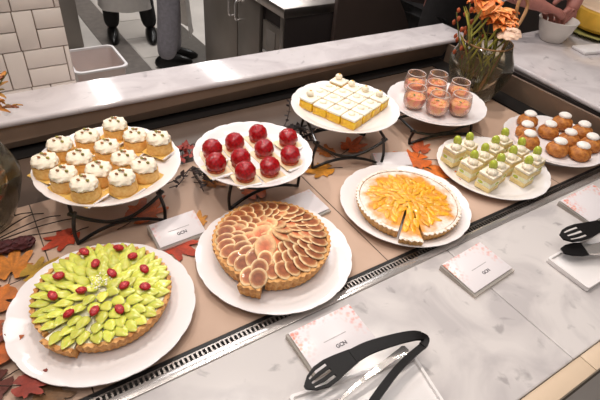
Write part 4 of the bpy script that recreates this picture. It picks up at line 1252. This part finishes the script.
def hand(V, E, wrist, tip, out, up, curl=.5, pre='h', s=1.0):
    """five bent fingers from a palm; wrist is an existing key with position; tip = direction of fingers, out = thumb side, up = back of hand"""
    w = Vector(V[wrist][0]); t = Vector(tip).normalized(); o = Vector(out).normalized(); u = Vector(up).normalized()
    V[pre + 'palm'] = (w + t * .045 * s, (.030 * s, .017 * s)); E.append((wrist, pre + 'palm'))
    for k, (off, L) in enumerate(((.027, .070), (.009, .080), (-.010, .074), (-.027, .058))):
        p0 = w + t * .085 * s + o * off * s
        d = t
        prev = pre + 'palm'
        V[f'{pre}f{k}a'] = (p0, .0095 * s); E.append((prev, f'{pre}f{k}a'))
        p = p0; prev = f'{pre}f{k}a'; ang = curl * .6 + .1 * k
        for q, fr in enumerate((.42, .32, .26)):
            dd = (t * math.cos(ang) - u * math.sin(ang)).normalized()
            p = p + dd * L * fr * s; ang += curl
            V[f'{pre}f{k}{q}'] = (p, (.0090 - .001 * q) * s); E.append((prev, f'{pre}f{k}{q}')); prev = f'{pre}f{k}{q}'
    p1 = w + t * .035 * s + o * .034 * s - u * .006 * s; p2 = p1 + (t * .55 + o * .6 - u * .3).normalized() * .034 * s; p3 = p2 + (t * .9 + o * .1 - u * .4).normalized() * .030 * s
    V[pre + 't0'] = (p1, .0125 * s); V[pre + 't1'] = (p2, .0105 * s); V[pre + 't2'] = (p3, .009 * s)
    E += [(wrist, pre + 't0'), (pre + 't0', pre + 't1'), (pre + 't1', pre + 't2')]

def head_parts(T, c, face, mskin):
    """ears, eyes, mouth and hair round a head at c looking along face"""
    f = Vector(face).normalized(); s = f.cross(Vector((0, 0, 1))).normalized(); u = s.cross(f)
    B = Matrix((s, f, u)).transposed().to_4x4(); B.translation = c
    for sx in (-1, 1):
        obj('eye', blob(.012, .006, .007, 2, mtx=B @ Matrix.Translation((sx * .032, .083, .005))), M_eye, T)
        obj('ear', blob(.010, .018, .030, 2, mtx=B @ Matrix.Translation((sx * .080, -.005, -.005))), mskin, T)
    obj('mouth', blob(.024, .006, .006, 2, mtx=B @ Matrix.Translation((0, .082, -.062))), M_lip, T)
    bm = blob(.088, .102, .108, 3, .05, 3, 2, mtx=B @ Matrix.Translation((0, -.014, .028)))
    bmesh.ops.delete(bm, geom=[v for v in bm.verts if (B.inverted() @ v.co).y > .045 and (B.inverted() @ v.co).z < .075 or (B.inverted() @ v.co).z < -.06], context='VERTS')
    obj('hair', bm, M_hair, T)

def standing(name, label, at, face, feet, m_legs, apron, mskin, arms, H=1.70, tw=1.0):
    f = Vector((face[0], face[1], 0)).normalized(); s = f.cross(Vector((0, 0, 1)))   # s: person's right
    base_ = Vector((at[0], at[1], FZ))
    T = thing(name, label, 'person', tuple(base_))
    def W(r, fw, z): return s * r + f * fw + Vector((0, 0, z))
    fl_ = [Vector((feet[0][0], feet[0][1], 0)) - Vector((at[0], at[1], 0)), Vector((feet[1][0], feet[1][1], 0)) - Vector((at[0], at[1], 0))]
    V = {'pelvis': (W(0, 0, .93), (.135, .10)), 'waist': (W(0, 0, 1.06), (.125, .095)), 'chest': (W(0, .01, 1.24), (.145, .105)), 'neckb': (W(0, 0, 1.40), (.075, .065)), 'neck': (W(0, .005, 1.46), .052),
         'jaw': (W(0, .03, 1.53), (.060, .068)), 'head': (W(0, .015, 1.60), (.076, .09)), 'crown': (W(0, 0, 1.67), (.06, .07))}
    E = [('pelvis', 'waist'), ('waist', 'chest'), ('chest', 'neckb'), ('neckb', 'neck'), ('neck', 'jaw'), ('jaw', 'head'), ('head', 'crown')]
    V['nose'] = (W(0, .115, 1.575), .011); E.append(('head', 'nose'))
    Vt = {'pelvis': (W(0, 0, .95), (.145, .115))}; Et = []
    for k, sd in enumerate((1, -1)):
        ft = fl_[k]
        hip = W(sd * .085, 0, .88); ank = Vector((ft.x, ft.y, .09)); knee = (hip + ank) / 2 + f * .03
        V[f'hip{k}'] = (hip, .085); V[f'knee{k}'] = (knee, .055); V[f'calf{k}'] = (knee.lerp(ank, .4) - f * .012, .052); V[f'ank{k}'] = (ank, .036); V[f'toe{k}'] = (ank + f * .12 - Vector((0, 0, .055)), .028)
        E += [('pelvis', f'hip{k}'), (f'hip{k}', f'knee{k}'), (f'knee{k}', f'calf{k}'), (f'calf{k}', f'ank{k}'), (f'ank{k}', f'toe{k}')]
        Vt[f'hip{k}'] = (hip, .098); Vt[f'knee{k}'] = (knee, .074 * tw); Vt[f'hem{k}'] = (Vector((ank.x, ank.y, .075 if tw < 1.1 else .055)), .066 * tw); Et += [('pelvis', f'hip{k}'), (f'hip{k}', f'knee{k}'), (f'knee{k}', f'hem{k}')]
        sh = W(sd * .165, 0, 1.365)
        el, wr = arms[k]; el = W(*el); wr = W(*wr)
        V[f'sh{k}'] = (sh, .052); V[f'el{k}'] = (el, .040); V[f'wr{k}'] = (wr, .026)
        E += [('chest', f'sh{k}'), (f'sh{k}', f'el{k}'), (f'el{k}', f'wr{k}')]
        d = (wr - el).normalized()
        hand(V, E, f'wr{k}', d, (s * -sd), d.cross(s * -sd) * (1 if sd > 0 else -1), .35, f'h{k}')
        # shoe
        m = Matrix.Translation(Vector((ft.x, ft.y, 0))) @ Matrix.Rotation(math.atan2(f.y, f.x), 4, 'Z')
        bm = blob(.145, .052, .06, 3, .0, mtx=None)
        for v in bm.verts:
            x, y, z = v.co
            tt = (x + .145) / .29
            v.co = Vector((x + .055, y * (1.05 - .15 * tt), max(0, z + .035) * (1.25 - .75 * max(0, tt - .3))))
        bmesh.ops.transform(bm, matrix=m, verts=bm.verts)
        sh_o = obj('shoe', bm, M_leather, T)
    skin('body', V, E, mskin, T)
    skin('trousers', Vt, Et, m_legs, T)
    Vs = {'waist': (W(0, 0, .98), (.15, .118)), 'mid': (W(0, 0, 1.08), (.142, .112)), 'chest': (W(0, .01, 1.25), (.158, .118)), 'neckb': (W(0, 0, 1.405), (.085, .075))}
    Es = [('waist', 'mid'), ('mid', 'chest'), ('chest', 'neckb')]
    for k in (0, 1):
        Vs[f'sh{k}'] = (V[f'sh{k}'][0], .066); Vs[f'el{k}'] = (V[f'el{k}'][0], .053); Vs[f'cuff{k}'] = (Vector(V[f'el{k}'][0]).lerp(Vector(V[f'wr{k}'][0]), .75), .042)
        Es += [('chest', f'sh{k}'), (f'sh{k}', f'el{k}'), (f'el{k}', f'cuff{k}')]
    skin('jacket', Vs, Es, M_cotton, T)
    if apron:
        hem, a_half, gap = apron
        rings = []
        for z, rx, ry in ((hem, .215, .19), (hem + .03, .21, .185), (.70, .19, .16), (.90, .172, .142), (1.02, .152, .125)):
            outer = []
            n = 20
            for k in range(n + 1):
                a = -a_half + 2 * a_half * k / n
                wv = 1 + .04 * math.cos(7 * a) * max(0, (1 - z) * 1.3)
                outer.append(W(math.sin(a) * rx * wv, math.cos(a) * ry * wv + gap, z))
            rings.append(outer)
        bm = bmesh.new()
        Rg = [[bm.verts.new(p) for p in r] for r in rings]
        for A, B in zip(Rg, Rg[1:]):
            for k in range(len(A) - 1): bm.faces.new((A[k], A[k + 1], B[k + 1], B[k]))
        bmesh.ops.solidify(bm, geom=list(bm.faces), thickness=.006)
        obj('apron', bm, M_cotton, T)
    head_parts(T, W(0, .012, 1.60), f, mskin)
    return T
standing('person', 'person in long white apron, black trousers and black shoes facing the counter', (1.13, 4.20), (-.25, -1), ((1.0, 4.24), (1.285, 4.13)), M_black_cotton, (.265, 1.9, 0), M_skin,
         (((.24, .02, 1.10), (.13, .22, 1.02)), ((-.24, .02, 1.10), (-.13, .22, 1.02))))
standing('person', 'person in grey trousers and white apron standing sideways by the refrigerator', (1.235, 3.56), (1, -.15), ((1.19, 3.52), (1.275, 3.62)), M_grey_cotton, (.255, .85, -.01), M_skin_d,
         (((.24, .0, 1.10), (.15, .22, 1.06)), ((-.24, .0, 1.10), (-.14, .22, 1.06))), 1.68, 1.17)

# person leaning over the bowl
T = thing('person', 'person in white sleeves and dark apron working with both hands over the white bowl', 'person', (1.92, 1.62, FZ))
O = Vector((1.92, 1.62, FZ))
def L_(x, y, z): return Vector((x, y, z)) - O
V = {'pelvis': (L_(1.92, 1.62, .04), (.135, .10)), 'waist': (L_(1.92, 1.60, .17), (.125, .095)), 'chest': (L_(1.92, 1.54, .36), (.145, .105)), 'neckb': (L_(1.92, 1.49, .50), (.075, .065)), 'neck': (L_(1.92, 1.47, .56), .052),
     'jaw': (L_(1.92, 1.42, .61), (.06, .068)), 'head': (L_(1.92, 1.41, .68), (.076, .09)), 'crown': (L_(1.92, 1.42, .75), (.06, .07)), 'nose': (L_(1.92, 1.305, .645), .011)}
E = [('pelvis', 'waist'), ('waist', 'chest'), ('chest', 'neckb'), ('neckb', 'neck'), ('neck', 'jaw'), ('jaw', 'head'), ('head', 'crown'), ('head', 'nose')]
Vt = {'pelvis': (L_(1.92, 1.62, .05), (.145, .115))}; Et = []
for k, sd in enumerate((-1, 1)):
    x = 1.92 + sd * .09
    V[f'hip{k}'] = (L_(x, 1.62, -.02), .085); V[f'knee{k}'] = (L_(x + sd * .02, 1.60, -.42), .055); V[f'ank{k}'] = (L_(x + sd * .03, 1.63, -.81), .036); V[f'toe{k}'] = (L_(x + sd * .04, 1.51, -.865), .028)
    E += [('pelvis', f'hip{k}'), (f'hip{k}', f'knee{k}'), (f'knee{k}', f'ank{k}'), (f'ank{k}', f'toe{k}')]
    Vt[f'hip{k}'] = (V[f'hip{k}'][0], .098); Vt[f'knee{k}'] = (V[f'knee{k}'][0], .074); Vt[f'hem{k}'] = (L_(x + sd * .03, 1.63, -.83), .064); Et += [('pelvis', f'hip{k}'), (f'hip{k}', f'knee{k}'), (f'knee{k}', f'hem{k}')]
    bm = blob(.052, .145, .06, 3)
    for v in bm.verts: v.co = Vector((v.co.x, v.co.y - .055, max(0, v.co.z + .035) * .9))
    bmesh.ops.transform(bm, matrix=Matrix.Translation(L_(x + sd * .03, 1.63, FZ)), verts=bm.verts)
    obj('shoe', bm, M_leather, T)
ARM = {0: ((1.76, 1.50, .46), (1.60, 1.23, .315), (1.795, 1.115, .232)), 1: ((2.08, 1.50, .46), (2.15, 1.28, .36), (2.035, 1.10, .262))}
for k, (sh, el, wr) in ARM.items():
    V[f'sh{k}'] = (L_(*sh), .052); V[f'el{k}'] = (L_(*el), .042); V[f'mid{k}'] = (L_(*el).lerp(L_(*wr), .5), .040); V[f'wr{k}'] = (L_(*wr), (.030, .026))
    E += [('chest', f'sh{k}'), (f'sh{k}', f'el{k}'), (f'el{k}', f'mid{k}'), (f'mid{k}', f'wr{k}')]
hand(V, E, 'wr0', (.86, -.28, -.30), (.1, -.8, .25), (.2, -.25, .9), .42, 'ha', 1.1)
hand(V, E, 'wr1', (-.42, -.25, -.75), (-.7, .2, .35), (.35, -.85, .1), .6, 'hb', 1.1)
skin('body', V, E, M_skin_d, T)
skin('trousers', Vt, Et, M_black_cotton, T)
Vs = {'waist': (L_(1.92, 1.615, .06), (.15, .118)), 'mid': (L_(1.92, 1.60, .18), (.142, .112)), 'chest': (L_(1.92, 1.54, .37), (.158, .118)), 'neckb': (L_(1.92, 1.49, .505), (.085, .075))}
Es = [('waist', 'mid'), ('mid', 'chest'), ('chest', 'neckb')]
for k, (sh, el, wr) in ARM.items():
    Vs[f'sh{k}'] = (L_(*sh), .068); Vs[f'el{k}'] = (L_(*el), .058); Vs[f'cuff{k}'] = (L_(*el).lerp(L_(*wr), .6), .056)
    Es += [('chest', f'sh{k}'), (f'sh{k}', f'el{k}'), (f'el{k}', f'cuff{k}')]
skin('jacket', Vs, Es, M_cotton, T)
bm = bmesh.new(); Rg = []
for z, rx, ry, yy in ((-.55, .24, .19, 1.60), (-.2, .22, .175, 1.60), (.05, .20, .155, 1.60), (.2, .185, .15, 1.585), (.38, .15, .155, 1.525)):
    Rg.append([bm.verts.new(L_(1.92 + math.sin(-1.5 + 3 * k / 18) * rx, yy - math.cos(-1.5 + 3 * k / 18) * ry, z)) for k in range(19)])
for A, B in zip(Rg, Rg[1:]):
    for k in range(18): bm.faces.new((A[k], A[k + 1], B[k + 1], B[k]))
bmesh.ops.solidify(bm, geom=list(bm.faces), thickness=.006)
obj('apron', bm, mat('charcoal_apron', (70, 66, 66), .8, 0, .12, 40), T)
head_parts(T, L_(1.92, 1.405, .68), (0, -1, -.25), M_skin_d)

# ------------------------------------------------------------------ camera
Rw = Matrix(((0.84054465, -0.53663241, 0.07423168), (0.28636469, 0.55643635, 0.77998324), (-0.45986949, -0.63435341, 0.62138217)))
cam = bpy.data.cameras.new('camera'); co = bpy.data.objects.new('camera', cam); C.objects.link(co)
co.matrix_world = Matrix.Translation((0, 0, .75)) @ Rw.transposed().to_4x4()
cam.sensor_width = 36; cam.lens = 499.0777 / 600 * 36; cam.clip_start = .02
bpy.context.scene.camera = co

# ------------------------------------------------------------------ light
def spot_l(x, y, z, tx, ty, tz, power, ang=70, col=(1, .87, .74), rad=.05, blend=.6):
    l = bpy.data.lights.new('spot_lamp', 'SPOT'); l.energy = power; l.color = col; l.spot_size = R(ang); l.spot_blend = blend; l.shadow_soft_size = rad
    o = bpy.data.objects.new('spot_lamp', l); C.objects.link(o); o.location = (x, y, z)
    o.rotation_euler = (Vector((tx, ty, tz)) - Vector((x, y, z))).to_track_quat('-Z', 'Y').to_euler(); return o
def area_l(x, y, z, sx, sy, power, col=(1, .93, .86), tgt=None):
    l = bpy.data.lights.new('ceiling_or_fill_light', 'AREA'); l.shape = 'RECTANGLE'; l.size = sx; l.size_y = sy; l.energy = power; l.color = col
    o = bpy.data.objects.new('ceiling_or_fill_light', l); C.objects.link(o); o.location = (x, y, z)
    if tgt: o.rotation_euler = (Vector(tgt) - Vector((x, y, z))).to_track_quat('-Z', 'Y').to_euler()
    return o
for sx in (-.35, .55, 1.45):
    spot_l(sx, 1.15, 1.95, sx + .12, .66, 0, 52, 74, (1, .92, .85))
area_l(.5, .1, 2.05, 1.6, 1.0, 22, (1, .95, .91))  # soft overall fill added above the counter
area_l(-.5, .1, 2.0, .5, .5, 8, (1, .96, .93), (.0, 1.41, .25))  # fill added to brighten the tiled wall, not a fitting
area_l(.7, 2.3, 2.05, 3.2, .5, 34, (.97, .97, 1))
for lx, ly in ((1.06, 4.85), (2.40, 4.98), (4.6, 4.8)):
    area_l(lx, ly, 2.05, .13, 2.4, 42, (1, .98, .96))
area_l(1.0, 3.7, 2.05, 1.6, .6, 32, (1, .98, .96))  # extra fill added to lift the dim kitchen and aprons
w = bpy.data.worlds.new('world'); bpy.context.scene.world = w; w.use_nodes = True
w.node_tree.nodes['Background'].inputs[0].default_value = (.9, .86, .82, 1); w.node_tree.nodes['Background'].inputs[1].default_value = .35
sc = bpy.context.scene
sc.view_settings.view_transform = 'Standard'; sc.view_settings.look = 'None'; sc.view_settings.exposure = -.22
sc.cycles.max_bounces = 8; sc.cycles.transparent_max_bounces = 16
